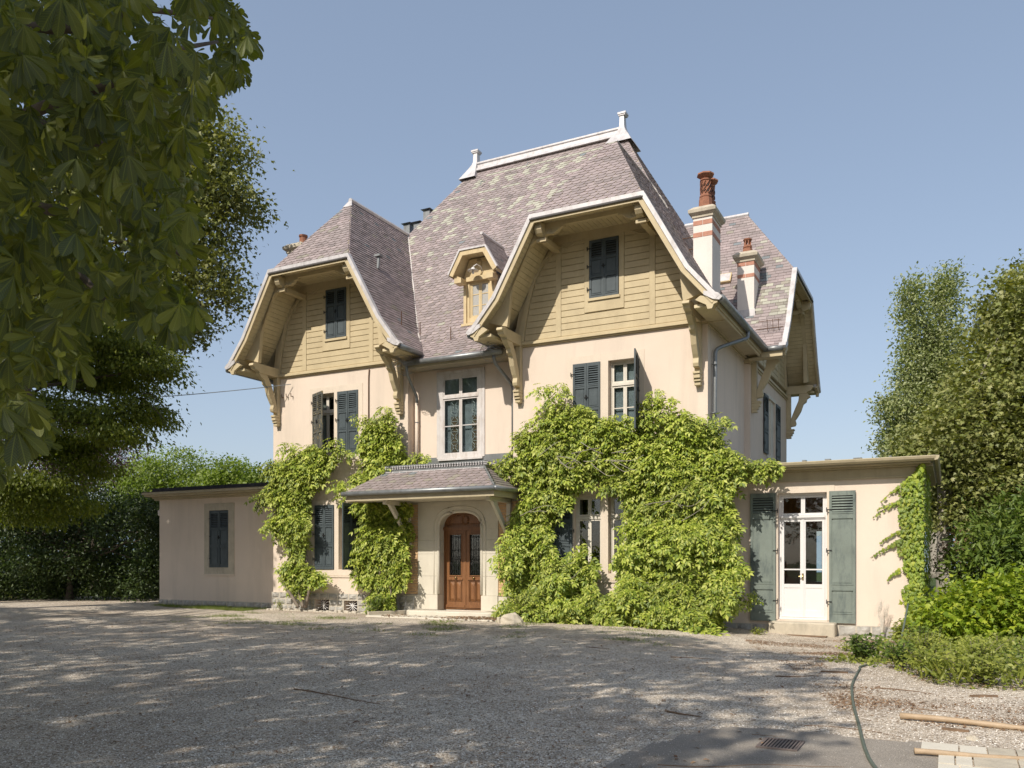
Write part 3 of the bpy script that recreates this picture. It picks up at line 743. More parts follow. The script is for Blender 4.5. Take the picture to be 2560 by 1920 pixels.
g.build('roof_hook',M['zincd'],roof)
# skylight on the rear slope
g=G(); z=8.2+1.56*(4.9-4.14)
def onr(u,w,h): z_=8.2+1.56*(w-4.14); return (u,w-h*.84,z_+h*.54)
def frm(g,a,b,c,d,h0,h1,m=0): g.add([onr(a,c,h0),onr(b,c,h0),onr(b,d,h0),onr(a,d,h0),onr(a,c,h1),onr(b,c,h1),onr(b,d,h1),onr(a,d,h1)],[(4,5,6,7),(0,1,5,4),(1,2,6,5),(2,3,7,6),(3,0,4,7)],m)
frm(g,4.36,4.72,5.22,5.42,.02,.10,0); frm(g,4.39,4.69,5.235,5.405,.10,.108,1)
o=g.build('skylight',[M['yframe'],M['zinc']],roof)
# three zinc flues behind the left ridge
for x,z1 in ((-6.45,13.38),(-6.02,13.35),(-5.62,13.72)):
    f=G(); f.box(x-.13,x+.13,4.35,4.65,11.2,z1); f.add([(x-.20,4.27,z1+.05),(x+.20,4.27,z1+.05),(x+.20,4.73,z1+.05),(x-.20,4.73,z1+.05),(x,4.5,z1+.16)],[(3,2,1,0),(0,1,4),(1,2,4),(2,3,4),(3,0,4)])
    for dx in (-.12,.12): f.box(x+dx-.01,x+dx+.01,4.36,4.38,z1,z1+.05)
    f.build('metal_flue',M['zincd'],villa)

# ---------------------------------------------------------------- gables
def offs(P,d):
    n=len(P); L=[]
    for i in range(n-1):
        a,b=P[i],P[i+1]; dx,dz=b[0]-a[0],b[1]-a[1]; l=math.hypot(dx,dz); nx,nz_=dz/l,-dx/l
        L.append(((a[0]+nx*d,a[1]+nz_*d),(b[0]+nx*d,b[1]+nz_*d)))
    o=[L[0][0]]
    for (a,b),(c,e) in zip(L,L[1:]):
        x1,y1,x2,y2=*a,*b; x3,y3,x4,y4=*c,*e
        den=(x1-x2)*(y3-y4)-(y1-y2)*(x3-x4)
        t=((x1-x3)*(y3-y4)-(y1-y3)*(x3-x4))/den; o.append((x1+t*(x2-x1),y1+t*(y2-y1)))
    o.append(L[-1][1]); return o
def strip(g,P,d1,d2,y0,y1,m=0):
    A=offs(P,d1); B=offs(P,d2)
    for i in range(len(P)-1): g.ext([A[i],A[i+1],B[i+1],B[i]],'y',y0,y1,m)
def gable(loc,rz,D,hj,hk,hf,bs,wallhw,frame=None,posts=(-1.26,1.26),lab=None,zj=10.03,zk=8.18,zf=7.38,wz=0.0):
    gb=empty('gable',loc,rz,villa)
    if lab: gb['label']=lab
    P=[(-hf,zf),(-hk,zk),(-hj,zj),(hj,zj),(hk,zk),(hf,zf)]
    q=hf/3.1
    # boarded wall behind the planks
    I=offs(P,.05); z0=7.345
    poly=[(-wallhw,z0),(-min(wallhw,I[1][0]*-1),I[1][1]),I[2],I[3],(min(wallhw,I[4][0]),I[4][1]),(wallhw,z0)]
    g=G(); g.ext(poly,'y',.0,.16); g.build('gable_wall',M['ochre'],gb)
    arch=[(2.22*q,7.345),(2.20*q,7.6),(2.13*q,8.0),(2.03*q,8.45),(1.89*q,8.9),(1.69*q,9.25),(1.47*q,9.50),(1.36*q,9.60)]
    def sarch(z):
        for a,b in zip(arch,arch[1:]):
            if a[1]<=z<=b[1]: return a[0]+(b[0]-a[0])*(z-a[1])/(b[1]-a[1])
        return arch[-1][0]
    fx0,fx1,fz0,fz1=frame if frame else (9,9,9,9)
    z=7.36; r=random.Random(hash(loc[0])%99)
    while z<9.74:
        zt=z+.158; s=sarch(z+.08)-.01
        cuts=[-s]
        for p in posts: cuts += [p-.075,p+.075]
        if frame and zt>fz0+.02 and z<fz1: cuts += [fx0,fx1]
        cuts.append(s); cuts=sorted(cuts)
        for a,b in zip(cuts[::2],cuts[1::2]):
            if b-a>.1:
                j=r.uniform(-.002,.002); piece('plank',gb,M['ochre'],a+.004,b-.004,-.022+j,-.001,z,zt-.012)
        z+=.165
    for p in posts: piece('post',gb,M['ochre'],p-.073,p+.073,-.034,-.001,7.36,9.84)
    if frame:
        g=G(); wallg(g,fx0+.003,fx1-.003,fz0,fz1,-.036,-.001,[(fx0+.13,fx1-.13,fz0+.34,fz1-.19)]); g.build('window_frame_board',M['ochre'],gb)
        g=G(); g.box(fx0+.10,fx1-.10,-.075,-.037,fz0+.27,fz0+.335); g.build('window_sill',M['ochre'],gb)
    # head board and scrolls below the soffit
    g=G(); g.ext([(-1.46*q,9.80),(-1.36*q,9.965),(1.36*q,9.965),(1.46*q,9.80),(1.42*q,9.845),(-1.42*q,9.845)][:0] or [(-1.50*q,9.78),(-1.40*q,9.965),(1.40*q,9.965),(1.50*q,9.78),(1.46*q,9.76),(-1.46*q,9.76)],'y',-.04,-.001)
    for s in (-1,1):
        c0=[(s*1.22*q,9.68),(s*1.05*q,9.62),(s*.88*q,9.66),(s*.76*q,9.73),(s*.66*q,9.76)]
        g.tube([(a,-.045,b) for a,b in c0],.018,5)
    g.build('head_board',M['ochre'],gb)
    # wall arch board (both sides)
    O=offs(P,.09)
    for s in (-1,1):
        g=G(); outer=[(O[4][0],O[4][1]),(O[3][0],O[3][1])]
        pts=[(s*a,b) for a,b in arch]
        ext_=[(s*(a+ .11+.12*max(0,(8.2-b))),b) for a,b in arch]
        g.ext(pts+ext_[::-1],'y',-.07,-.001); g.build('wall_arch',M['ochre'],gb)
    # soffit boards, one by one
    SP=offs(P,.058)
    for i in range(5):
        a,b=SP[i],SP[i+1]; L=math.hypot(b[0]-a[0],b[1]-a[1]); n=max(3,int(L/.125)); ang=math.atan2(b[1]-a[1],b[0]-a[0])
        for k in range(n):
            t=(k+.5)/n; cx=a[0]+(b[0]-a[0])*t; cz=a[1]+(b[1]-a[1])*t
            inst('soffit_board',ub(M['soffit']),gb,(cx,-D/2-.01,cz),(0,-ang,0),(L/n-.010,D-.06,.022))
    # outer rib (timber arch) with tie beam
    ry0,ry1=-D*.70-.06,-D*.70+.06
    R=offs(P,.072)
    inner=[(2.24*q,7.52),(2.20*q,7.85),(2.14*q,8.4),(2.05*q,8.85),(1.92*q,9.12),(1.76*q,9.32),(1.60*q,9.48),(1.46*q,9.57),(1.26*q,9.57),(1.23*q,9.65),(1.14*q,9.69),(.98*q,9.67),(.87*q,9.73),(.79*q,9.80),(.70*q,9.80),(.68*q,9.85),(.0,9.85)]
    for s in (-1,1):
        top=[(0,R[3][1]),(R[3][0],R[3][1]),(R[4][0],R[4][1]),(2.84*q,7.70)]
        g=G(); g.ext([(s*a,b) for a,b in top+inner],'y',ry0,ry1); g.build('timber_rib',M['ochre'],gb)
        g=G(); x=s*1.27*q
        g.ext([(ry0-.26,9.90),(ry0-.26,9.74),(ry0-.20,9.66),(ry0-.10,9.62),(ry0-.003,9.60),(ry0-.003,9.93)],'x',x-.09,x+.09)
        g.box(x-.08,x+.08,ry1+.003,-.04,9.53,9.66)
        g.box(x-.13,x+.13,ry0-.06,ry0-.003,9.50,9.585)
        g.build('purlin_end',M['ochre'],gb)
        g=G(); zc=9.80; xs=s*1.0*q
        g.tube([(xs+ s*(.05+.0*k)+ (.075-.008*k)*math.cos(k*.75)*s, ry0-.008, zc-.06+(.075-.008*k)*math.sin(k*.75)) for k in range(9)],.008,4); g.build('scroll',M['trim'],gb)
        # bracket with diagonal strut
        xb=s*bs; g=G()
        g.ext([(-.002,7.22),(-.002,7.50),(-D*.80,7.50),(-D*.90,7.47),(-D*.92,7.40),(-D*.86,7.37),(-D*.84,7.31),(-D*.72,7.27),(-D*.70,7.22)],'x',xb-.085,xb+.085)
        g.ext([(-D*.72,7.218),(-D*.44,7.218),(-.40,6.98),(-.30,6.75),(-.20,6.50),(-.152,6.34),(-.152,6.12),(-.30,6.14),(-.33,6.22),(-.30,6.34),(-.36,6.42),(-.48,6.62),(-.56,6.86),(-.66,6.93),(-.68,7.03),(-.80,7.10)],'x',xb-.07,xb+.07)
        g.box(xb-.08,xb+.08,-.15,-.002,6.04,7.218)
        g.box(xb-.085,xb+.085,-.27,-.002,5.98,6.037); g.box(xb-.08,xb+.08,-.24,-.002,5.88,5.977); g.box(xb-.085,xb+.085,-.20,-.002,5.81,5.877); g.box(xb-.075,xb+.075,-.16,-.002,5.72,5.807)
        g.build('bracket',M['ochre'],gb,bevel=.008)
        # curled rafter foot piece
        g=G(); xf=s*(hf-.10)
        g.ext([(xf-s*.28,zf+.10),(xf+s*.12,zf-.0),(xf+s*.10,zf-.10),(xf+s*.02,zf-.13),(xf-s*.02,zf-.22),(xf-s*.12,zf-.22),(xf-s*.15,zf-.12),(xf-s*.40,zf+.02)],'y',-D-.03,-D+.06)
        g.build('rafter_foot',M['ochre'],gb)
        g=G(); g.ext([(xf-s*.20,zf+.19),(xf+s*.02,zf+.14),(xf+s*.13,zf+.10),(xf+s*.22,zf+.0),(xf+s*.15,zf-.06),(xf+s*.0,zf-.02),(xf-s*.2,zf+.10)],'y',-D-.07,-D+.12); g.build('verge_foot_cap',M['zinc'],gb)
        # eave soffit return under the foot
        g=G(); g.ext([(s*(hf-.02),zf-.06),(s*(hf-.02),zf-.13),(s*(wallhw-.0),zf-.13),(s*wallhw,zf-.06)],'y',-D+.08,0.0); g.build('eave_soffit',M['soffit'],gb)
    g=G(); strip(g,P,.045,.135,-D-.035,-D+.02); g.build('barge_board',M['ochre'],gb)
    g=G(); strip(g,P,.135,.16,-D-.05,-D+.0); g.build('barge_mould',M['ochre'],gb)
    g=G(); strip(g,P,-.055,.042,-D-.075,-D+.06); g.build('verge_flashing',M['zinc'],gb)
    g=G(); g.tube([(-hj-.02,-D-.065,zj-.075),(hj+.02,-D-.065,zj-.075)],.028,8); g.build('small_gutter',M['lead'],gb)
    return gb
gable((LG_C,GW,0),0,1.30,1.44,2.48,3.1,2.32,2.545,(-.55,.49,7.87,9.85),lab='left front gable')
gable((RG_C,GW,0),0,1.30,1.44,2.48,3.17,2.41,2.62,(-.55,.52,7.88,9.88),(-1.28,1.25),lab='right front gable')
gable((5.58,RR_C,0),D2R(90),UV-5.58,1.60,2.76,3.45,2.88,3.0,lab='rear gable seen from the side')

# ---------------------------------------------------------------- gutters and downpipes
def pipe(name,pts,r,mat,lab=None,n=10,parent=None):
    g=G(); P=[Vector(p) for p in pts]; out=[P[0]]
    for i in range(1,len(P)-1):
        a=(P[i-1]-P[i]); b=(P[i+1]-P[i]); k=min(.12,a.length*.45,b.length*.45)
        p0=P[i]+a.normalized()*k; p1=P[i]+b.normalized()*k
        for t in (0,.25,.5,.75,1): out.append((p0*(1-t)**2+P[i]*2*t*(1-t)+p1*t*t))
    out.append(P[-1]); g.tube([tuple(p) for p in out],r,n)
    return g.build(name,M[mat],parent or villa,smooth=True)
pipe('gutter',[(-3.02,-.74,7.06),(.08,-.74,7.06)],.075,'zincd')
g=G(); g.box(-3.15,.18,-.66,-.63,6.93,7.10); g.box(-3.18,.17,-.63,-.002,6.96,6.99); g.build('eave_board',M['trim'],villa)
pipe('gutter',[(6.07,-1.62,7.36),(6.07,3.38,7.36)],.085,'zincd'); pipe('gutter',[(6.03,3.40,7.34),(6.54,3.40,7.34)],.075,'zincd')
g=G(); g.box(5.95,5.98,-1.50,3.36,7.20,7.37); g.box(5.90,5.947,-1.50,3.36,7.14,7.22); g.box(5.45,5.945,-.29,3.36,7.235,7.26); g.box(5.95,6.52,3.44,3.47,7.13,7.30); g.box(5.60,6.50,3.472,3.80,7.13,7.16)
g.build('eave_board',M['ochre'],villa)
pipe('gutter',[(LG_C+3.17,-1.60,7.32),(LG_C+3.17,-.55,7.32)],.07,'zincd'); pipe('gutter',[(LG_C-3.17,-1.60,7.32),(LG_C-3.17,10.5,7.32)],.08,'zincd')
pipe('gutter',[(RG_C-3.22,-1.60,7.32),(RG_C-3.22,-.6,7.32)],.07,'zincd')
pipe('downpipe',[(6.07,1.15,7.30),(6.07,1.15,7.12),(5.62,.25,6.75),(5.51,.10,6.65),(5.51,.10,6.3),(5.51,-.10,.2)],.048,'zincd')
pipe('downpipe',[(-.18,-.72,7.02),(-.18,-.66,6.80),(.05,-.20,6.35),(.08,-.09,6.2),(.08,-.09,4.2)],.045,'zincd')
pipe('downpipe',[(-2.95,-.74,7.0),(-2.98,-.66,6.78),(-3.02,-.24,6.36),(-3.03,-.10,6.25),(-3.03,-.10,6.05)],.042,'zincd')
pipe('downpipe',[(-3.03,-.10,6.06),(-3.03,-.10,4.1)],.050,'plaster')
pipe('cable_duct',[(-4.55,GW-.03,7.15),(-4.57,GW-.03,6.9),(-4.57,GW-.03,5.0)],.016,'rust')
for u,w,z in ((5.51,-.06,5.1),(5.51,.06,6.3),(.08,-.09,5.9),(-3.03,-.10,5.5)):
    g=G(); g.tube([(u,w,z-.012),(u,w,z+.012)],.058,10); g.build('pipe_clip',M['zincd'],villa)
for u in (-7.86,-7.68,-7.49):
    g=G(); g.tube([(u,GW,6.62),(u,GW-.08,6.60),(u,GW-.10,6.70)],.014,5); g.build('insulator_hook',M['rust'],villa)

# bird netting bundled in the eaves corners
def netting(name,c,ru,rw,rz,seed):
    g=G(); r=random.Random(seed)
    for k in range(46):
        q=r.uniform(0,6.28); p=r.uniform(-1,1); pts=[]
        for t in range(7):
            qq=q+t*.28*(1 if k%2 else -1); pp=p+t*.16*(1 if k%3 else -1); n_=1+.12*noise.noise(Vector((qq,pp,seed)))
            pts.append((c[0]+ru*math.cos(qq)*math.cos(pp)*n_,c[1]+rw*math.sin(qq)*math.cos(pp)*n_,c[2]+rz*math.sin(pp)*n_))
        g.tube(pts,.0035,3,cap=False)
    g.build(name,M['zincd'],villa)
netting('bird_netting',(-2.95,-.85,7.0),.30,.45,.28,1); netting('bird_netting',(-.10,-.85,7.02),.32,.42,.26,2)
g=G(); r=random.Random(2)
for k in range(60):
    u=-2.8+k*.046; g.tube([(u,-.66,6.95),(u+.06,-.45,6.88),(u,-.10,6.94)],.003,3,cap=False)
g.build('bird_netting',M['zincd'],villa)

# ---------------------------------------------------------------- dormer
dm=empty('dormer',(-1.24,.40,0),0,villa); dm['label']='small slate roofed dormer on the middle slope'
DP=[(-.76,9.60),(-.40,10.22),(.40,10.22),(.76,9.60)]
g=G(); wallg(g,-.50,.50,8.27,9.62,0,.10,[(-.33,.33,8.43,9.45)]); g.ext([(-.50,9.62),(-.34,10.10),(.34,10.10),(.50,9.62)],'y',0.0,.10)
g.box(-.50,-.40,.10,1.2,8.27,9.62); g.box(.40,.50,.10,1.2,8.27,9.62); g.build('dormer_wall',M['yframe'],dm)
g=G(); strip(g,DP,.05,.09,-.36,.9); g.build('dormer_soffit',M['soffit'],dm)
g=G(); strip(g,DP,.0,.13,-.41,-.365); g.build('barge_board',M['yframe'],dm)
g=G(); strip(g,DP,-.05,-.003,-.44,-.33); g.build('verge_flashing',M['zinc'],dm)
g=G()
for s in (-1,1):
    g.box(s*.50-.09*(s>0)-.0,s*.50+.09*(s<0),-.05,-.002,8.27,9.55)
    g.box(min(s*.40,s*.62),max(s*.40,s*.62),-.36,-.06,9.36,9.50)
    g.ext([(s*.50,9.36),(s*.66,9.52),(s*.60,9.60),(s*.42,9.5)],'y',-.30,-.22)
g.box(-.40,.40,-.07,-.002,9.46,9.58); g.box(-.55,.55,-.10,-.002,8.20,8.268); g.box(-.06,.06,-.03,-.002,9.6,10.08); g.box(-.30,.30,-.03,-.002,10.0,10.08)
g.build('dormer_timber',M['yframe'],dm)
dcov=G(); DK=DECK; DECK=G()
slates([(-.40,-.38,10.22),(.40,-.38,10.22),(0,.15,10.80)],dcov,dm,.2,.11,'cut',rtone)
for s in (-1,1):
    slates([(s*.78,-.38,9.57),(s*.78,.62,9.57),(s*.40,1.05,10.22),(s*.40,-.38,10.22)],dcov,dm,.2,.075,'rect',rtone)
    slates([(s*.40,-.38,10.22),(s*.40,1.05,10.22),(0,1.45,10.80),(0,.15,10.80)],dcov,dm,.2,.075,'rect',rtone)
    slates([(s*.505,.10,8.3),(s*.505,1.0,9.5),(s*.505,.10,9.6)] if s>0 else [(s*.505,.10,9.6),(s*.505,1.0,9.5),(s*.505,.10,8.3)],dcov,dm,.2,.1,'rect',rtone,deck=False)
tag(dcov.build('slate_covering',SL,dm),kind='stuff'); DECK.build('roof_deck',M['trim'],dm); DECK=DK
g=G(); g.tube([(0,.10,10.84),(0,1.45,10.84)],.045,6); g.build('ridge_cap',M['zinc'],dm)
dw=window('dormer_window',-.33,.33,8.43,9.45,.03,2,None,M['yframe'],bars=(8.78,9.10),fr=.03,glass=M['netglass'],parent=dm)
# enamel lamp above the dormer window
lamp=tag(empty('wall_lamp',hw(-1.26,.38,9.68),-TH),'small white enamel lamp on a bent arm above the dormer window','lamp')
g=G(); g.tube([(.12,.0,.02),(.12,-.08,.12),(.06,-.22,.16),(-.02,-.28,.08)],.014,6); g.build('arm',M['white'],lamp)
g=G(); g.lathe([(.04,.08),(.06,.03),(.15,.0),(.16,-.012),(.05,.0)],(-.02,-.28,-.02),16); g.build('shade',M['white'],lamp,smooth=True)
g=G(); g.lathe([(.02,0),(.035,-.03),(.035,-.08),(.015,-.10)],(-.02,-.28,-.02),10); g.build('bulb',M['white'],lamp,smooth=True)

# ---------------------------------------------------------------- chimneys
def chimney(u0,u1,w0,w1,zb,zt,bands,pots,lab,chs=.11):
    ch=empty('chimney',((u0+u1)/2,(w0+w1)/2,0),0,villa); ch['label']=lab
    a,b=(u1-u0)/2,(w1-w0)/2
    g=G(); g.box(-a,a,-b,b,zb,zt); g.build('stack',M['plaster_white'],ch)
    for (za,zb_) in bands:
        n=max(2,int(round((2*a)/.24)))
        for k in range(n): piece('brick',ch,M['redbrick'],-a-.006+ (2*a+.012)*k/n+.006,-a-.006+(2*a+.012)*(k+1)/n-.006,-b-.008,-b+.02,za,zb_)
        n=max(3,int(round((2*b)/.24)))
        for k in range(n):
            for s in (1,-1): piece('brick',ch,M['redbrick'],s*(a-.02) if s>0 else -a-.008,(a+.008) if s>0 else -a+.02,-b+.022+(2*b-.03)*k/n+.005,-b+.022+(2*b-.03)*(k+1)/n-.005,za,zb_)
    g=G(); o=chs
    g.box(-a-.03,a+.03,-b-.03,b+.03,zt,zt+.05)
    vs=[]
    for e,z in ((.03,.053),(o,.12),(o+.01,.20),(.0,.30)):
        vs+=[(-a-e,-b-e,zt+z),(a+e,-b-e,zt+z),(a+e,b+e,zt+z),(-a-e,b+e,zt+z)]
    fs=[(i*4+j,i*4+(j+1)%4,(i+1)*4+(j+1)%4,(i+1)*4+j) for i in range(3) for j in range(4)]+[(12,13,14,15),(3,2,1,0)]
    g.add(vs,fs); g.build('capping',M['concrete'],ch)
    for kind,px,py in pots:
        z=zt+.28
        if kind=='tall':
            g=G(); g.lathe([(.20,0),(.20,.05),(.185,.07),(.175,.27),(.15,.29),(.165,.31),(.165,.35),(.13,.38),(.125,.74),(.15,.76),(.15,.79),(.12,.80),(.12,.82),(.20,.87),(.235,.90),(.225,.94),(.16,.96)],(px,py,z),8)
            pot=g.build('chimney_pot',M['terra'],ch)
            g=G()
            for k in range(9):
                q0=k*2*math.pi/9; g.tube([(px+.137*math.cos(q0+t*1.5),py+.137*math.sin(q0+t*1.5),z+.40+.33*t) for t in (0,.2,.4,.6,.8,1)],.012,4)
            g.build('twisted_rib',M['terra'],pot)
            g=G()
            for k in range(9):
                q0=k*2*math.pi/9+.35
                for t in (.2,.65):
                    g.tube([(px+.126*math.cos(q0+(t+d)*1.5),py+.126*math.sin(q0+(t+d)*1.5),z+.40+.33*(t+d)) for d in (-.09,0,.09)],.014,4)
            g.build('slot',M['iron'],pot)
        elif kind=='small':
            g=G(); g.lathe([(.16,0),(.15,.02),(.14,.16),(.11,.18),(.13,.20),(.13,.24),(.095,.27)],(px,py,z),8)
            for k in range(6):
                q=k*math.pi/3; g.tube([(px+.085*math.cos(q),py+.085*math.sin(q),z+.26),(px+.085*math.cos(q),py+.085*math.sin(q),z+.40)],.022,5)
            g.lathe([(.10,.39),(.13,.43),(.12,.45)],(px,py,z),12); g.build('chimney_pot',M['terra'],ch)
        else:
            g=G(); g.lathe([(.13,0),(.12,.28),(.145,.29),(.145,.34),(.10,.35)],(px,py,z),14); g.build('chimney_pot',M['terra'],ch)
    return ch
chimney(4.45,4.96,2.0,2.90,8.3,10.72,[(10.52,10.64),(10.20,10.32)],[('tall',.02,-.24),('tall',.02,.22)],'tall white chimney with two twisted terracotta pots')
chimney(5.09,5.57,4.4,5.22,8.3,10.18,[(10.06,10.17),(9.72,9.82)],[('small',.0,-.15)],'shorter white chimney on the rear slope')
chimney(-8.62,-8.05,.7,1.4,7.6,11.55,[(11.35,11.45),(10.95,11.05)],[('plain',.12,-.05)],'chimney half hidden behind the left gable')
g=G(); g.box(5.06,5.60,4.37,4.399,8.50,8.78); g.build('chimney_flashing',M['zinc'],villa)
g=G(); g.tube([(3.3,2.25,10.33),(4.45,2.2,10.30)],.014,5); g.tube([(3.5,2.25,10.02),(4.45,2.2,9.98)],.014,5); g.build('chimney_stay',M['rust'],villa)
# ---------------------------------------------------------------- porch and front door
DC=-1.46
g=G(); prof=[(-1.03,4.0),(-1.03,4.05),(-1.0,4.06),(-1.0,4.10),(-1.05,4.12),(-1.05,4.17),(-.31,4.17),(-.31,4.0)]
g.ext([(a,b) for a,b in prof],'x',-3.46,-.26)
o=g.build('lead_crest',M['zincd'],porch_roof)
g=G()
for k in range(40):
    u=-3.44+k*.081
    for z in (4.065,4.115): g.lathe([(.0,-.028),(.026,-.012),(.026,.012),(.0,.028)],(u,-1.04,z+.01),6)
for k in range(9):
    for z in (4.065,4.115): g.lathe([(.0,-.028),(.026,-.012),(.026,.012),(.0,.028)],(-.25,-1.0+k*.081,z+.01),6)
g.build('crest_beading',M['zinc'],porch_roof)
g=G(); g.box(-3.47,-.25,-1.06,-.98,3.965,3.998); g.build('flashing',M['zinc'],porch_roof)
g=G(); g.tube([(-.29,-1.0,4.0),(.46,-1.85,3.42)],.03,6)
for k in range(7):
    t=(k+.5)/7; g.box(-.29+.75*t-.03,-.29+.75*t+.045,-1.0-.85*t-.05,-1.0-.85*t+.03,4.0-.58*t,4.035-.58*t)
g.build('hip_roll',M['zincd'],porch_roof)
DK=DECK; DECK=G()
pipe('gutter',[(-4.27,-1.91,3.36),(.50,-1.91,3.36)],.065,'zincd',parent=porch_roof); pipe('gutter',[(.52,-1.93,3.36),(.52,-.32,3.36)],.06,'zincd',parent=porch_roof)
g=G()
for k in range(11): u=-4.1+k*.45; g.tube([(u,-1.98,3.35),(u,-1.91,3.43),(u,-1.84,3.41)],.008,4)
g.build('gutter_strap',M['zincd'],porch_roof)
g=G(); g.box(-4.20,.44,-1.83,-1.79,3.16,3.36); g.box(.40,.44,-1.788,-.32,3.16,3.36); g.box(-4.20,-4.16,-1.788,-.32,3.16,3.36); g.build('fascia',M['trim'],porch_roof)
g=G()
for k in range(14): g.box(-4.155+k*.3255,-4.155+(k+1)*.3255-.008,-1.785,-.32,3.19,3.21)
g.build('porch_soffit',M['stone'],porch_roof)
DECK=DK
for u in (-3.12,.10):
    g=G(); g.box(u-.06,u+.06,-1.55,-.32,3.07,3.185); g.box(u-.06,u+.06,-.42,-.32,2.05,3.065)
    g.ext([(-1.35,3.068),(-1.15,3.068),(-.424,2.30),(-.424,2.12)],'x',u-.05,u+.05); g.box(u-.075,u+.075,-.44,-.31,1.98,2.045)
    g.build('porch_bracket',M['stone'],villa,bevel=.008)
# stone surround with basket arch
AW,AS,AT=.70,2.40,2.90
def arc(w_,h_,z0,n=16,p=2.7):
    return [(DC-w_*math.cos(math.pi*k/n), z0+h_*(max(0,math.sin(math.pi*k/n))**(2/p))*1.0 if 0<k<n else z0) for k in range(n+1)]
def basket(w_,zs,zt,n=20,p=2.6):
    o=[]
    for k in range(n+1):
        x=-w_+2*w_*k/n; x=w_*math.sin((k/n-.5)*math.pi)
        o.append((DC+x, zs+(zt-zs)*(max(0,1-abs(x/w_)**p))**(1/p)))
    return o
top=basket(AW,AS,AT)
sur=empty('door_surround',(0,0,0),0,villa)
g=G(); g.ext([(-2.83,AS),(-2.83,3.18)]+[(-.25,3.18),(-.25,AS)]+[(x,z) for x,z in reversed(top)],'y',-.34,.02)
g.build('arch_stone',M['stone'],sur)
r=random.Random(5)
for (a,b) in ((-2.83,DC-AW),(DC+AW,-.25)):
    zz=[.16,.58,1.10,1.72,2.10,AS]
    for p,q in zip(zz,zz[1:]): piece('ashlar_block',sur,M['stone'],a,b,-.34 if p>.3 else -.37,.02,p+.003,q-.002)
g=G(); path=[(DC-AW,.60)]+[(DC-AW,1.5)]+top+[(DC+AW,1.5),(DC+AW,.60)]
g.tube([(x,-.315,z) for x,z in path],.05,8)
path2=[(DC-AW-.13,.60),(DC-AW-.13,1.5)]+basket(AW+.13,AS,AT+.13)+[(DC+AW+.13,1.5),(DC+AW+.13,.60)]
g.tube([(x,-.343,z) for x,z in path2],.016,6); g.build('arch_moulding',M['stone'],sur,smooth=True)
g=G(); g.box(-3.195,.185,-.30,.0,3.18,3.30); g.build('porch_lintel',M['stone'],sur)
# brick panels at both sides, brick by brick
def bricks(u0,u1,z0,z1,w,parent,seed):
    r=random.Random(seed); z=z0; row=0
    while z<z1-.03:
        u=u0-(row%2)*.11
        while u<u1-.01:
            a=max(u,u0); b=min(u+.22,u1)
            if b-a>.03: piece('brick',parent,M['redbrick'] if (row%9 in (3,4) and 1.6<z<2.3 and b-a<.14) else M['brick'],a+.004,b-.004,w-.02+r.uniform(-.002,.002),w+.02,z+.004,z+.068)
            u+=.22
        z+=.075; row+=1
bp=empty('brick_panel',(0,0,0),0,villa)
for a_,b_ in ((-3.30,-2.835),(-.245,.40)):
    g=G(); g.box(a_,b_,GW-.012,-.002,.56,3.17); g.build('mortar_bed',M['mortar'],bp); g=G(); g.box(a_-.015*(a_<-1),b_,GW-.03,-.002,-.05,.555); g.build('stone_base',M['stone'],bp)
bricks(-3.29,-2.84,.58,3.14,GW-.014,bp,1); bricks(-.24,.38,.58,3.14,GW-.014,bp,2)
# double door
door=empty('front_door',(DC,.0,.16),0,villa); door['label']='brown oak double door with iron grilles'
g=G(); wallg(g,-.70,.70,0,2.30,-.03,.05,[(-.655,.655,0,2.25)]); 
tt=[(x-DC,z-.16) for x,z in basket(.70,AS,AT)]
g.ext([(-.70,2.301)]+tt+[(.70,2.301)],'y',-.02,.06); g.box(-.70,.70,-.06,-.031,2.22,2.33); g.box(-.70,.70,-.075,-.061,2.26,2.30)
g.build('door_frame',M['oak'],door)
g=G(); ti=[(x-DC,z-.16-.02) for x,z in basket(.56,AS+.06,AT-.07)]
g.tube([(x,-.03,z) for x,z in [(-.58,2.40)]+ti+[(.58,2.40),(-.58,2.40)]],.012,5)
for rr in (.085,.115): g.tube([(rr*math.cos(t*math.pi/10),-.035,2.51+rr*1.15*math.sin(t*math.pi/10)) for t in range(21)],.014,5)
g.build('transom_carving',M['oak'],door,smooth=True)
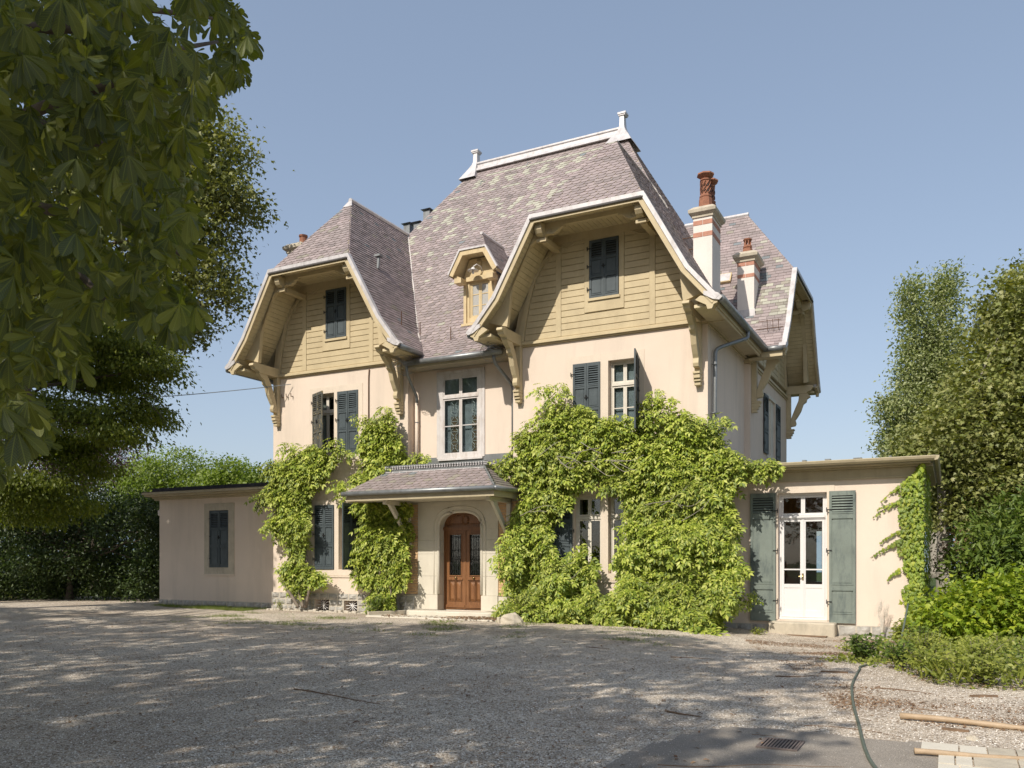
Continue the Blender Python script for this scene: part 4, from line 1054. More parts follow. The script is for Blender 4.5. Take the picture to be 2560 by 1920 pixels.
for s in (-1,1):
    c=s*.328
    g=G(); wallg(g,c-.325,c+.325,.01,2.245,-.012,.04,[(c-.19,c+.19,.96,2.10),(c-.22,c+.22,.22,.80)]); lf=g.build('door_leaf',M['oak'],door)
    g=G(); wallg(g,c-.215,c+.215,.935,2.125,-.03,-.013,[(c-.188,c+.188,.962,2.098)]); g.box(c-.25,c+.25,-.04,-.013,.83,.87); g.box(c-.30,c+.30,-.035,-.013,.05,.13); g.build('glazing_bead',M['oak'],lf,bevel=.004)
    g=G(); g.box(c-.19,c+.19,.012,.018,.96,2.10); g.build('pane',M['glass'],lf)
    g=G()
    for k in range(5):
        x=c-.15+k*.075; g.tube([(x,-.008,.97),(x,-.008,2.09)],.007,5)
        for zc in (1.03,1.40,1.66,2.03): g.tube([(x+.030*math.cos(t*.9)*(1-.08*t),-.012,zc+.030*math.sin(t*.9)*(1-.08*t)) for t in range(8)],.005,4)
    for q in (-1,1):
        g.tube([(c+q*.02,-.012,1.15),(c+q*.11,-.012,1.25),(c+q*.15,-.012,1.38),(c+q*.10,-.012,1.50),(c+q*.03,-.012,1.47)],.008,5)
        g.tube([(c+q*.16,-.012,1.0),(c+q*.12,-.012,1.10),(c+q*.03,-.012,1.12)],.008,5)
    g.tube([(c-.18,-.008,1.30),(c+.18,-.008,1.30)],.006,5)
    g.build('iron_grille',M['iron'],lf)
    for q in (-1,1):
        x=c+q*.105
        g=G(); g.box(x-.098,x+.098,.0115,.03,.225,.795); g.build('panel_ground',M['oak'],lf); g=G()
        g.add([(x-.085,.012,.24),(x+.085,.012,.24),(x+.085,.012,.78),(x-.085,.012,.78),(x-.035,-.018,.31),(x+.035,-.018,.31),(x+.035,-.018,.66),(x,-.018,.72),(x-.035,-.018,.66)],
              [(0,1,5,4),(1,2,6,5),(2,7,6),(2,3,7),(3,8,7),(3,0,4,8),(4,5,6,7,8)])
        g.build('door_panel',M['oak'],lf)
        g=G(); g.tube([(x-.088,-.014,.235),(x+.088,-.014,.235),(x+.088,-.014,.785),(x-.088,-.014,.785),(x-.088,-.014,.235)],.010,5); g.build('panel_mould',M['oak'],lf)
    g=G(); k0=G()
    for a in (.02,.055): k0.lathe([(.012,0),(.016,.02),(.034,.035),(.038,.055),(.024,.075)],(0,0,0),14)
    k0.v=[(x+c-.04*s+(.0),-.012-z,y+.885) for x,y,z in k0.v]
    k0.build('door_knob',M['brass'],lf,smooth=True)
g=G(); g.box(.0-.02,.02,-.03,-.012,.02,2.22); g.build('meeting_stile',M['oak'],door)
# steps in front of the door
st=tag(empty('door_step',HO,-TH),'worn pale stone step below the oak front door','step')
g=G(); pts=[(-2.70,-.38),(-2.86,-.60),(-2.86,-.88),(-2.70,-.98),(-.22,-.98),(-.05,-.88),(-.05,-.60),(-.20,-.38)]
g.ext(pts,'z',-.03,.155); g.build('tread',M['stone'],st,bevel=.02)
g=G(); g.box(-3.6,.55,-1.75,-1.0,-.03,.035); o=g.build('apron_slab',M['stone'],st,bevel=.01)
def kerb(name,a,b,h,th,lab,mat='concrete'):
    a=Vector((*a,0)); b=Vector((*b,0)); d=b-a; L=d.length; ang=math.atan2(d.y,d.x)
    g=G(); g.box(0,L,-th/2,th/2,-.03,h); me=g.mesh(name,M[mat]); o=inst(name,me,None,hw(a.x,a.y,gh(a.x,a.y)),(0,0,ang-TH))
    bv=o.modifiers.new('bevel','BEVEL'); bv.width=.012; bv.segments=2
    return tag(o,lab,'kerb')
kerb('edging_kerb',(-3.62,-1.62),(-3.10,-.52),.13,.09,'concrete edging kerb angled left of the door step')
kerb('edging_kerb',(.62,-1.95),(.80,-1.15),.13,.09,'concrete edging kerb right of the door step by the boulder')
for k,(a,b) in enumerate((((-8.2,-.62),(-6.9,-.66)),((-6.9,-.66),(-5.3,-.64)),((-5.3,-.66),(-3.9,-.72)))):
    g=G(); r=random.Random(k); n=14; L=b[0]-a[0]
    for i in range(n):
        x=a[0]+L*(i+.5)/n; g.box(x-L/n*.52,x+L/n*.52,a[1]-r.uniform(.03,.10),a[1]+r.uniform(.03,.09),-.03,r.uniform(.02,.09))
    tag(g.build('rubble_edge',M['mortar'],None,bevel=.015),['crumbling rubble edge at the far left below the wisteria trunk','crumbling rubble edge in front of the cellar vents','crumbling rubble edge between vents and door step'][k],'rubble edge')
    bpy.data.objects['rubble_edge'+('' if k==0 else '.%03d'%k)].matrix_world=Matrix.Translation(HO)@Matrix.Rotation(-TH,4,'Z')
def boulder(name,u,w,sx,sy,sz,seed,mat,lab,cat):
    g=G(); r=random.Random(seed); n=10; vs=[]; fs=[]
    for i in range(7):
        ph=math.pi*(i/6)*.62
        for j in range(n):
            q=2*math.pi*j/n; k=1+.22*noise.noise(Vector((math.cos(q)*1.4+seed,math.sin(q)*1.4,ph*1.5)))
            vs.append((sx*k*math.sin(ph+.02)*math.cos(q),sy*k*math.sin(ph+.02)*math.sin(q),sz*(math.cos(ph))*k+ -sz*math.cos(math.pi*.62)*.4))
    for i in range(6):
        for j in range(n): fs.append((i*n+j,(i+1)*n+j,(i+1)*n+(j+1)%n,i*n+(j+1)%n))
    fs.append(tuple(range(n))); g.add(vs,fs)
    o=g.build(name,M[mat],None); o.location=hw(u,w,gh(u,w)-.02); o.rotation_euler=(0,0,seed); return tag(o,lab,cat)
boulder('boulder',1.05,-2.05,.30,.22,.24,3,'concrete','grey rounded boulder right of the apron slab','stone')
boulder('white_stone',10.72,-12.05,.07,.05,.045,5,'concrete','small white stone on gravel above the paving','stone')
boulder('grey_stone',8.35,-13.0,.06,.04,.035,8,'concrete','small grey stone at the asphalt edge','stone')
# expanded metal screen leaning on the left base of the door surround
ms=tag(empty('mesh_screen',hw(-2.98,-.62,0),-TH+.15),'strip of wire mesh leaning against the brick base left of the door','mesh screen')
g=G()
for k in range(-9,22):
    for s in (-1,1):
        a=(-.13 if s>0 else .13); pts=[]
        z0=k*.035
        for t in (0,1):
            x=a+s*t*.26; z=z0+t*.30; pts.append((x,z))
        (xa,za),(xb,zb)=pts
        def cl(xa,za,xb,zb):
            if zb<=0 or za>=.52: return None
            if za<0: xa+=(xb-xa)*(0-za)/(zb-za); za=0
            if zb>.52: xb=xa+(xb-xa)*(.52-za)/(zb-za); zb=.52
            return xa,za,xb,zb
        c=cl(xa,za,xb,zb)
        if c: g.tube([(c[0],c[1]*.28,c[1]),(c[2],c[3]*.28,c[3])],.0035,3)
g.tube([(-.13,0,0),(-.13,.146,.52),(.13,.146,.52),(.13,0,0)],.006,4); g.build('wire_mesh',M['zincd'],ms)

# ---------------------------------------------------------------- low side wings
WL=[(-11.40,-10.51,1.30,3.20)]
g=G(); wallg(g,-13.79,-8.30,-.3,3.68,0.0,.25,WL); g.box(-13.79,-13.54,.251,5.0,-.3,3.68); g.box(-13.53,-8.30,4.75,5.0,-.3,3.68); g.build('wing_wall',M['plaster'],villa)
surround('window_surround',-11.61,-10.26,1.05,3.43,[(-11.40,-10.51,1.30,3.20)],0.0,.02,M['concrete'])
g=G(); g.box(-11.63,-10.24,-.035,-.016,1.04,1.085); g.build('window_sill',M['surround'],villa)
shutter(-11.395,.035,1.305,.88,1.885,0,M['shut'])
g=G(); g.box(-13.85,-8.30,-.09,-.001,3.62,3.66); g.box(-13.92,-8.30,-.20,-.001,3.663,3.72); g.box(-14.05,-8.30,-.42,.0,3.723,3.78); g.box(-14.08,-8.30,-.50,.0,3.783,3.86); g.box(-14.05,-13.80,.001,5.2,3.62,3.86)
g.build('wing_cornice',M['trim'],villa)
g=G(); g.box(-13.75,-8.30,-.34,5.1,3.88,4.0); g.box(-14.06,-8.30,-.52,5.3,3.862,3.878); g.build('wing_roof',M['tarp'],villa)
g=G(); g.lathe([(.03,0),(.07,.03),(.08,.12),(.06,.2),(.03,.22)],(-13.88,.10,3.08),12); g.box(-13.90,-13.79,.08,.12,3.25,3.33); g.build('wing_lamp',M['plaster_white'],villa,smooth=False)
g=G(); g.lathe([(.02,0),(.07,.05),(.05,.12)],(-9.05,-.10,3.45),8); g.build('bell',M['rust'],villa)
# right wing
WR_=[(7.0,8.08,.17,3.10)]
g=G(); wallg(g,5.435,9.96,-.4,3.66,0.0,.25,WR_); wallg(g,5.59,9.96,-.4,3.66,5.05,5.3,[(6.92,7.34,.17,2.38)]); g.box(9.71,9.96,.251,5.049,-.4,3.66); g.build('wing_wall',M['plaster'],villa)
g=G(); g.box(5.60,9.70,.26,5.04,3.40,3.5); g.box(5.60,9.70,.26,5.04,-.1,.10); g.build('wing_room_ceiling',M['roomwall'],villa)
g=G(); wallg(g,5.60,9.70,.11,3.39,5.02,5.045,[(6.92,7.34,.17,2.38)]); g.box(5.60,5.62,.3,5.0,.11,3.39); g.build('wing_room_wall',M['roomwall'],villa)
g=G(); wallg(g,6.82,7.44,.12,2.48,4.98,5.015,[(6.92,7.34,.17,2.38)]); g.build('inner_door_frame',M['yframe'],villa)
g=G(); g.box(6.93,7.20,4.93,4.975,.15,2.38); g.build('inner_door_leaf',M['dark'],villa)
g=G(); g.box(6.9,8.6,3.9,4.5,.12,.95); g.build('sideboard',M['oak'],villa)
surround('door_surround_stone',6.86,8.245,.17,3.28,[(7.0,8.08,.17,3.10)],0.0,.014)
g=G(); g.box(5.435,9.99,-.05,-.001,3.36,3.40); g.box(5.435,10.0,-.04,-.001,3.403,3.58); g.box(5.46,10.06,-.16,-.0,3.583,3.62); g.box(5.46,10.20,-.36,.0,3.623,3.655); g.box(9.961,10.04,.0,5.3,3.36,3.58); g.box(9.97,10.24,.001,5.4,3.583,3.655)
g.build('wing_cornice',M['trim'],villa)
g=G(); g.ext([(-.38,3.658),(-.46,3.66),(-.50,3.70),(-.52,3.75),(-.50,3.765),(-.38,3.765)],'x',5.49,10.30); g.ext([(10.28,3.658),(10.34,3.67),(10.37,3.72),(10.37,3.76),(10.28,3.765)],'y',-.50,5.5)
g.build('gutter',M['trim'],villa)
g=G(); g.box(5.45,10.27,-.375,5.45,3.66,3.78); r=random.Random(8)
for k in range(6): u=6+k*.7+r.uniform(-.2,.2); g.box(u,u+r.uniform(.05,.2),-.42,-.2,3.782,3.80+r.uniform(0,.015))
g.build('wing_roof',M['zincd'],villa)
# french door
fd=empty('french_door',(0,0,0),0,villa); fd['label']='white glazed double door of the right wing'
g=G(); wallg(g,7.0,8.08,.17,3.10,.14,.23,[(7.055,8.025,.19,3.05)]); g.box(7.055,8.025,.11,.22,2.50,2.58); g.box(7.055,8.025,.085,.109,2.53,2.57); g.box(7.0,8.08,.10,.139,.172,.215); g.build('door_frame',M['white'],fd)
for s,(a,b) in ((-1,(7.058,7.539)),(1,(7.541,8.022))):
    g=G(); wallg(g,a,b,.22,2.495,.13,.175,[(a+.06,b-.06,.99,2.44),(a+.06,b-.06,.38,.90)]); lf=g.build('door_leaf',M['white'],fd,bevel=.003)
    g=G(); g.box(a+.06,b-.06,.14,.165,.38,.90); g.build('door_panel',M['white'],lf); g=G(); g.box(a+.06,b-.06,.137,.168,1.315,1.345); g.build('glazing_bar',M['white'],lf)
    for z0,z1 in ((.99,1.314),(1.346,2.44)): g=G(); g.box(a+.06,b-.06,.150,.154,z0,z1); g.build('pane',M['glass'],lf)
    g=G(); wallg(g,a,b,2.585,3.045,.14,.18,[(a+.045,b-.045,2.64,2.995)]); tr=g.build('fanlight',M['white'],fd); g=G(); g.box(a+.045,b-.045,.156,.160,2.64,2.995); g.build('pane',M['glass'],tr)
g=G(); g.box(7.515,7.565,.112,.129,.22,2.49); g.build('meeting_stile',M['white'],fd)
g=G(); g.tube([(7.54,.112,1.17),(7.54,.07,1.17),(7.45,.065,1.165)],.012,6); g.box(7.52,7.56,.104,.111,1.08,1.24); g.build('door_handle',M['brass'],fd)
shutter(6.96,-.035,.125,.58,2.99,D2R(0),M['shutf'],leaves=1,lou=(.845,.965),pans=((.295,.80),(.075,.25)),flip=True,lab='tall faded green shutter left of the white door',th=.04)
shutter(8.135,-.035,.125,.56,2.985,D2R(0),M['shutf'],leaves=1,lou=(.84,.965),pans=((.295,.795),(.075,.25)),lab='tall faded green shutter right of the white door',th=.04)
o=tag(empty('wing_step',HO,-TH),'concrete doorstep below the white glazed wing door','step')
g=G(); g.ext([(6.89,-.036),(6.87,-.48),(8.31,-.49),(8.30,-.036)],'z',-.25,.135); g.build('tread',M['concrete'],o,bevel=.025)
g=G(); g.box(6.93,8.2,.001,.13,.10,.168); g.build('sill',M['concrete'],o)
pb=tag(empty('timber_board',hw(7.75,-.72,gh(7.7,-.7)),-TH-.06),'weathered board lying below the concrete doorstep','board')
g=G(); g.box(-.42,.42,-.09,.09,.0,.022); g.build('board',M['stick'],pb)
pl=tag(empty('pendant_lamp',hw(7.80,2.3,2.35),-TH),'dark pendant lamp seen through the glazed door','pendant lamp')
g=G(); g.lathe([(.02,.12),(.05,.10),(.07,.04),(.26,.0),(.255,-.012),(.05,.02)],(0,0,0),20); g.build('shade',M['iron'],pl,smooth=True)
g=G(); g.lathe([(.02,0),(.06,-.03),(.075,-.08),(.05,-.13),(.0,-.15)],(0,0,0),14); g.build('bulb',M['white'],pl,smooth=True)
g=G(); g.tube([(.012*math.cos(k*1.6),.012*math.sin(k*1.6),.12+k*.0075) for k in range(125)],.005,4); g.build('cord',M['iron'],pl)

# cable from the left gable to the trees
def wire(name,a,b,sag,r,mat,lab):
    a=Vector(a); b=Vector(b); g=G(); n=24
    g.tube([tuple(a.lerp(b,k/n)-Vector((0,0,sag*4*(k/n)*(1-k/n)))) for k in range(n+1)],r,5)
    return tag(g.build(name,M[mat]),lab,'cable')
wire('overhead_cable',hw(-7.5,-.38,6.98),(-20.5,22.0,5.75),.35,.012,'zincd','thin overhead cable from the left gable into the trees')

# ---------------------------------------------------------------- things on the yard
def ctube(name,pts_uw,r,mat,lab,cat,z=0.0,n=8,zs=None):
    g=G(); P=[Vector(hw(u,w,gh(u,w)+z+(zs[i] if zs else 0))) for i,(u,w) in enumerate(pts_uw)]; out=[]
    for i in range(len(P)-1):
        p0=P[max(i-1,0)];p1=P[i];p2=P[i+1];p3=P[min(i+2,len(P)-1)]
        for k in range(6):
            t=k/6; out.append(.5*((2*p1)+(p2-p0)*t+(2*p0-5*p1+4*p2-p3)*t*t+(3*p1-p0-3*p2+p3)*t**3))
    out.append(P[-1]); R=r if not isinstance(r,(list,tuple)) else [r[0]+(r[1]-r[0])*k/(len(out)-1) for k in range(len(out))]
    g.tube([tuple(p) for p in out],R,n); return tag(g.build(name,M[mat],None,smooth=True),lab,cat)
ctube('garden_hose',[(9.90,-3.7),(9.75,-5.0),(9.43,-7.0),(9.43,-7.54),(9.48,-9.03),(9.56,-9.95),(9.67,-10.91),(9.79,-11.79),(9.90,-12.64),(9.97,-13.11),(10.05,-13.52),(10.3,-14.5)],.016,'hose','green garden hose running from the shrubs towards the viewer','hose',.015,zs=[.9,.05]+[0]*10)
def pole(name,a,b,r0,r1,lab,seed):
    r=random.Random(seed); g=G(); pts=[];R=[]
    for k in range(15):
        t=k/14; u=a[0]+(b[0]-a[0])*t; w=a[1]+(b[1]-a[1])*t
        pts.append(tuple(hw(u+r.uniform(-.006,.006),w+.03*math.sin(t*5+seed),gh(u,w)+.03+.012*math.sin(t*4+seed)))); R.append((r0+(r1-r0)*t)*r.uniform(.93,1.07))
    g.tube(pts,R,10); o=g.build(name,M['bamboo'],None,smooth=True); tag(o,lab,'pole')
pole('wooden_pole',(10.13,-11.38),(11.6,-11.40),.030,.026,'long pale wooden pole on the gravel, the farther of two',1)
pole('wooden_pole',(10.30,-12.99),(11.5,-12.60),.024,.020,'pale wooden pole lying across the paving stones, the nearer of two',2)
dg=tag(empty('drain_grate',hw(9.30,-13.06,.008),-TH-.01),'rusty iron drain grate with parallel slots in the asphalt','drain grate')
g=G(); wallg(g,-.165,.165,-.20,.20,0,.012,[(-.148,.148,-.175,.175)]); g.v=[(x,z,y) for x,y,z in g.v]; g.build('grate_frame',M['drainiron'],dg)
for k in range(11): piece('bar',dg,M['drainiron'],-.146+k*.0275,-.146+k*.0275+.013,-.174,.174,.002,.012)
g=G(); g.box(-.147,.147,-.175,.175,.0005,.0015); g.build('slot_shade',M['iron'],dg)  # flat black sheet painted as the dark depth between the bars
pv=tag(empty('paving',HO,-TH),kind='structure')
r=random.Random(12); rr=[(-12.44,-12.82),(-12.83,-13.22),(-13.23,-13.65),(-13.66,-14.1),(-14.11,-14.6)]
for i,(a,b) in enumerate(rr):
    u=10.34 if i==0 else 10.47
    while u<13.2:
        L=r.choice([.12,.15,.2,.28,.3]); d=r.uniform(-.003,.006)
        piece('paving_stone',pv,M['stone'] if r.random()<.6 else M['concrete'],u+.006,u+L-.006,b+.008,a-.006,-.05,.022+d); u+=L
def stick(u,w,L,ang,r_,lab,bend=.3,seed=0):
    r=random.Random(seed); g=G(); P=[]; x,y=u,w
    for k in range(7): P.append((x,y)); x+=L/6*math.cos(ang); y+=L/6*math.sin(ang); ang+=r.uniform(-bend,bend)
    return ctube('twig',P,(r_,r_*.35),'stick',lab,'twig',r_*.9,5)
stick(8.0,-12.0,.42,-.35,.012,'dark twig on the gravel left of the asphalt edge',.2,1)
stick(8.6,-14.2,1.4,.25,.007,'long thin twig along the bottom edge of the asphalt',.25,2)
stick(3.6,-12.6,1.6,-.1,.009,'long curved twig on the shaded gravel at left',.35,3)
stick(9.75,-9.3,.7,.1,.008,'bent twig to the right of the hose',.3,4)
stick(8.5,-8.8,.6,.3,.010,'forked twig in the shade left of the hose',.3,5)
stick(10.2,-10.6,.5,-.4,.006,'thin twig above the farther pole',.2,6)
stick(9.35,-12.1,.9,.35,.005,'wiry looped stem beside the hose',.6,7)
stick(9.0,-12.75,.28,.2,.006,'small twig just above the drain grate',.3,8)
stick(6.6,-7.2,.7,.2,.008,'thin dark twig in the middle of the yard',.3,9)
stick(4.8,-6.4,.5,-.2,.008,'short dark twig on the gravel below the door',.3,10)
for u,w,L,a,lab in ((10.9,-9.4,.30,.4,'curled bark strip on the sunlit gravel'),(10.6,-11.7,.22,-.2,'flat bark chip beside the white stone'),(9.15,-8.0,.35,.1,'dark bark piece on the shaded gravel')):
    g=G(); g.ext([(-L/2,-.02),(0,-.03),(L/2,-.01),(L/2,.02),(0,.03),(-L/2,.015)],'z',0,.02); o=g.build('bark_piece',M['stick']); o.location=hw(u,w,gh(u,w)); o.rotation_euler=(0,0,a-TH); tag(o,lab,'bark')
# ---------------------------------------------------------------- foliage helpers
KV=2560/2212
def PX(xv,yv,Y):                       # point of the place seen at (xv,yv) of the 2212 px wide photo, Y metres in front of the camera plane
    return Vector(((xv*KV-1280)/2106*Y, Y, EYE+(1400-yv*KV)/2106*Y))
def toV(p): return ((p[0]/p[1]*2106+1280)/KV, (1400-(p[2]-EYE)/p[1]*2106)/KV) if p[1]>.1 else (-9999,-9999)
def pxw(xv,yv,w):                      # (u,z) on a plane parallel to the house front
    dx=(xv*KV-1280)/2106; t=(w+HO.x*sT+HO.y*cT)/(dx*sT+cT)
    x,y=t*dx,t; return ((x-HO.x)*cT-(y-HO.y)*sT, EYE+(1400-yv*KV)/2106*t)
def in_poly(x,y,poly):
    c=False; n=len(poly)
    for i in range(n):
        a=poly[i]; b=poly[(i+1)%n]
        if (a[1]>y)!=(b[1]>y) and x<(b[0]-a[0])*(y-a[1])/(b[1]-a[1])+a[0]: c=not c
    return c
def T_diamond(w=.5,fold=.10,pos=.45): return (np.array([(0,0,0),(w/2,pos,fold),(0,1,-.08),(-w/2,pos,fold)],float),[(0,1,2),(0,2,3)])
def T_leaf(w=.4,pos=.62,droop=.18):
    v=[(0,0,0),(w*.30,.28,.03),(w*.5,pos,.02),(w*.22,.88,-droop*.7),(0,1,-droop),(-w*.22,.88,-droop*.7),(-w*.5,pos,.02),(-w*.30,.28,.03),(0,.28,-.02),(0,pos,-.05)]
    return (np.array(v,float),[(0,1,8),(8,1,2,9),(9,2,3,4),(9,4,5,6),(8,9,6,7),(0,8,7)])
def T_star(k=.9):
    v=[(0,0,0),(.20,.02,0),(.50,.28,-.06),(.24,.42,.02),(.42,.78,-.08),(.14,.62,.02),(0,1,-.10),(-.14,.62,.02),(-.42,.78,-.08),(-.24,.42,.02),(-.50,.28,-.06),(-.20,.02,0),(0,.4,.05)]
    v=np.array(v,float); v[:,0]*=k
    return (v,[(12,i,i+1) for i in range(0,11)]+[(12,11,0)])
def T_star_s():
    v=np.array([(0,0,0),(.48,.30,-.05),(.20,.45,.03),(0,1,-.08),(-.20,.45,.03),(-.48,.30,-.05)],float); return (v,[(0,1,2),(0,2,3,4),(0,4,5)])
def combine(parts):
    V=[];F=[];b=0
    for v,f in parts: V.append(v); F+=[tuple(i+b for i in q) for q in f]; b+=len(v)
    return (np.vstack(V),F)
def xf(t,ang,s,off=(0,0,0),tilt=0.0):
    v,f=t; v=v*s; ct,st_=math.cos(tilt),math.sin(tilt); y=v[:,1]*ct-v[:,2]*st_*-1*0; 
    v=np.stack([v[:,0],v[:,1]*ct+v[:,2]*st_,-v[:,1]*st_+v[:,2]*ct],1)
    c,s_=math.cos(ang),math.sin(ang)
    v=np.stack([v[:,0]*c+v[:,1]*s_,-v[:,0]*s_+v[:,1]*c,v[:,2]],1)+np.array(off)
    return (v,f)
def T_obov():
    hw_=[.012,.035,.075,.12,.155,.175,.155,.09,0]; ty=[0,.14,.30,.45,.60,.73,.86,.95,1.0]; v=[]; uv=[]
    for h,y in zip(hw_,ty):
        dz=-.20*y*y
        for s_ in (-1,0,1): v.append((s_*h,y,dz+(.05*abs(s_)*min(1,h*5)))); uv.append((s_*h,y))
    f=[]
    for i in range(len(ty)-1):
        b=i*3; f+=[(b,b+1,b+4,b+3),(b+1,b+2,b+5,b+4)]
    return (np.array(v,float),f),np.array(uv,float)
OB,OBUV=T_obov()
def T_palm(seed=0):
    r=random.Random(seed); parts=[]; base=OB
    for k,a in enumerate((-118,-78,-38,0,38,78,118)):
        L=(.52,.80,.96,1.0,.96,.80,.52)[k]*r.uniform(.92,1.05)
        parts.append(xf(base,D2R(a+r.uniform(-5,5)),L,(0,0,0),r.uniform(.25,1.0)))
    return combine(parts)
def T_pinnate(n=4,seed=0):
    r=random.Random(seed); parts=[]; d=T_diamond(.46,.07,.42)
    for k in range(n):
        y=.18+.66*k/(n-1); z=-.16*(k/(n-1))**2
        for s in (-1,1): parts.append(xf(d,D2R(s*(62-12*k/n+r.uniform(-8,8))),.40*(1-.15*k/n)*r.uniform(.9,1.1),(0,y+r.uniform(-.02,.02),z),r.uniform(.1,.6)))
    parts.append(xf(d,0,.42,(0,.86,-.18),.3)); return combine(parts)
def leaves(name,tmpls,P,A,N,Sz,mat,parent=None,kind=None,uvs=None,smooth=False):
    P=np.asarray(P,float); A=np.asarray(A,float); N=np.asarray(N,float); Sz=np.asarray(Sz,float)
    A/=np.linalg.norm(A,axis=1)[:,None]+1e-9; X=np.cross(A,N); X/=np.linalg.norm(X,axis=1)[:,None]+1e-9; N=np.cross(X,A)
    if not isinstance(tmpls,list): tmpls=[tmpls]
    idx=rng.integers(0,len(tmpls),len(P)); VS=[];LI=[];LT=[];b=0
    for ti,(v,f) in enumerate(tmpls):
        m=idx==ti
        if not m.any(): continue
        p,a,n_,x,s=P[m],A[m],N[m],X[m],Sz[m]; k=len(p)
        W=p[:,None,:]+s[:,None,None]*(v[None,:,0:1]*x[:,None,:]+v[None,:,1:2]*a[:,None,:]+v[None,:,2:3]*n_[:,None,:])
        VS.append(W.reshape(-1,3)); lv=np.concatenate([np.array(q) for q in f]); lt=np.array([len(q) for q in f])
        LI.append((lv[None,:]+b+np.arange(k)[:,None]*len(v)).ravel()); LT.append(np.tile(lt,k)); b+=k*len(v)
    VS=np.vstack(VS); LI=np.concatenate(LI); LT=np.concatenate(LT); LS=np.concatenate([[0],np.cumsum(LT)[:-1]])
    me=bpy.data.meshes.new(name); me.vertices.add(len(VS)); me.vertices.foreach_set('co',VS.astype(np.float32).ravel())
    me.loops.add(len(LI)); me.loops.foreach_set('vertex_index',LI.astype(np.int32))
    me.polygons.add(len(LT)); me.polygons.foreach_set('loop_start',LS.astype(np.int32)); me.polygons.foreach_set('loop_total',LT.astype(np.int32))
    me.materials.append(mat); me.update(calc_edges=True)
    if uvs is not None:
        U=[]
        for ti,(v,f) in enumerate(tmpls):
            k=int((idx==ti).sum())
            if k: lv=np.concatenate([np.array(q) for q in f]); U.append(np.tile(uvs[ti][lv],(k,1)))
        me.uv_layers.new(name='UVMap').data.foreach_set('uv',np.vstack(U).astype(np.float32).ravel())
    if smooth: me.polygons.foreach_set('use_smooth',np.ones(len(LT),bool))
    o=inst(name,me,parent)
    if kind: o['kind']=kind
    return o
def rnd(n): v=rng.normal(size=(n,3)); return v/np.linalg.norm(v,axis=1)[:,None]
def blob_leaves(blobs, n, size, per=9, spread=.28, shell=.35, flat=.6, droop=.4, up=.8):
    """clumps of leaves through the outer part of each ellipsoid; returns P,A,N,S"""
    vol=np.array([(b[3]*b[4]+b[3]*b[5]+b[4]*b[5]) for b in blobs]); pr_=vol/vol.sum()
    nc=max(1,n//per); bi=rng.choice(len(blobs),nc,p=pr_); B=np.array([b[:6] for b in blobs])[bi]
    d=rnd(nc); r=(1-shell*rng.random(nc)**1.3)*(1+.16*rng.normal(size=nc)); C=B[:,:3]+d*B[:,3:6]*r[:,None]
    C=np.repeat(C,per,0); D=np.repeat(d,per,0); off=rng.normal(size=C.shape)*spread; off[:,2]*=flat
    P=C+off; m=len(P)
    A=D*.8+rnd(m)*.9+np.array([0,0,-droop]); N=rnd(m)*.7+np.array([0,0,up])+D*.3
    return P,A,N,size*rng.uniform(.7,1.25,m)
def bl(lst,Y,dY=None,k=1.0):             # blobs given in picture pixels (x,y,rx,ry[,dy]) at distance Y
    o=[]
    for q in lst:
        x,y,rx,ry=q[:4]; YY=Y+(q[4] if len(q)>4 else 0); p=PX(x,y,YY); s=YY/2106*KV
        o.append((p.x,p.y,p.z,rx*s*k,(dY or (rx+ry)/2*s)*k,ry*s*k))
    return o
def limb(g,a,b,r0,r1,bend=.12,seed=0,n=8):
    r=random.Random(seed); a=Vector(a); b=Vector(b); L=(b-a).length; pts=[];R=[]; o=Vector((r.uniform(-1,1),r.uniform(-1,1),r.uniform(-.2,1)))*L*bend
    for k in range(9):
        t=k/8; pts.append(tuple(a.lerp(b,t)+o*math.sin(t*math.pi)+Vector((r.uniform(-1,1),r.uniform(-1,1),r.uniform(-1,1)))*L*.012)); R.append(r0+(r1-r0)*t)
    g.tube(pts,R,n)
def tree(name,lab,base,h,r,blobs,data,tmpl,mat,bark='bark',group=None,seed=1,root=None,nl=16,cat='tree'):
    t=root or tag(empty(name,base),lab,cat,group)
    t['label']=lab
    bx=Vector(base); g=G(); top=bx+Vector((0,0,h)); g.tube([(0,0,-.1),(.05*r,0,.3*1),(0.1*r,.05,h*.5),(0,0,h)],[r*1.35,r*1.05,r*.8,r*.45],10)
    g.build('trunk',M[bark],t,smooth=True)
    g=G(); rr=random.Random(seed)
    for b in rr.sample(list(blobs),min(nl,len(blobs))):
        s=rr.uniform(.45,1.0); limb(g,(0,0,h*s),Vector(b[:3])-bx,r*.35*(1.2-s*.5),.02,.10,rr.random(),6)
    g.build('branch',M[bark],t,smooth=True)
    P,A,N,Sz=data; P=P-np.array(bx)
    leaves('crown',tmpl,P,A,N,Sz,mat,t,'stuff')
    return t
D_,ST,STS=T_diamond(.55),T_star(),T_star_s()

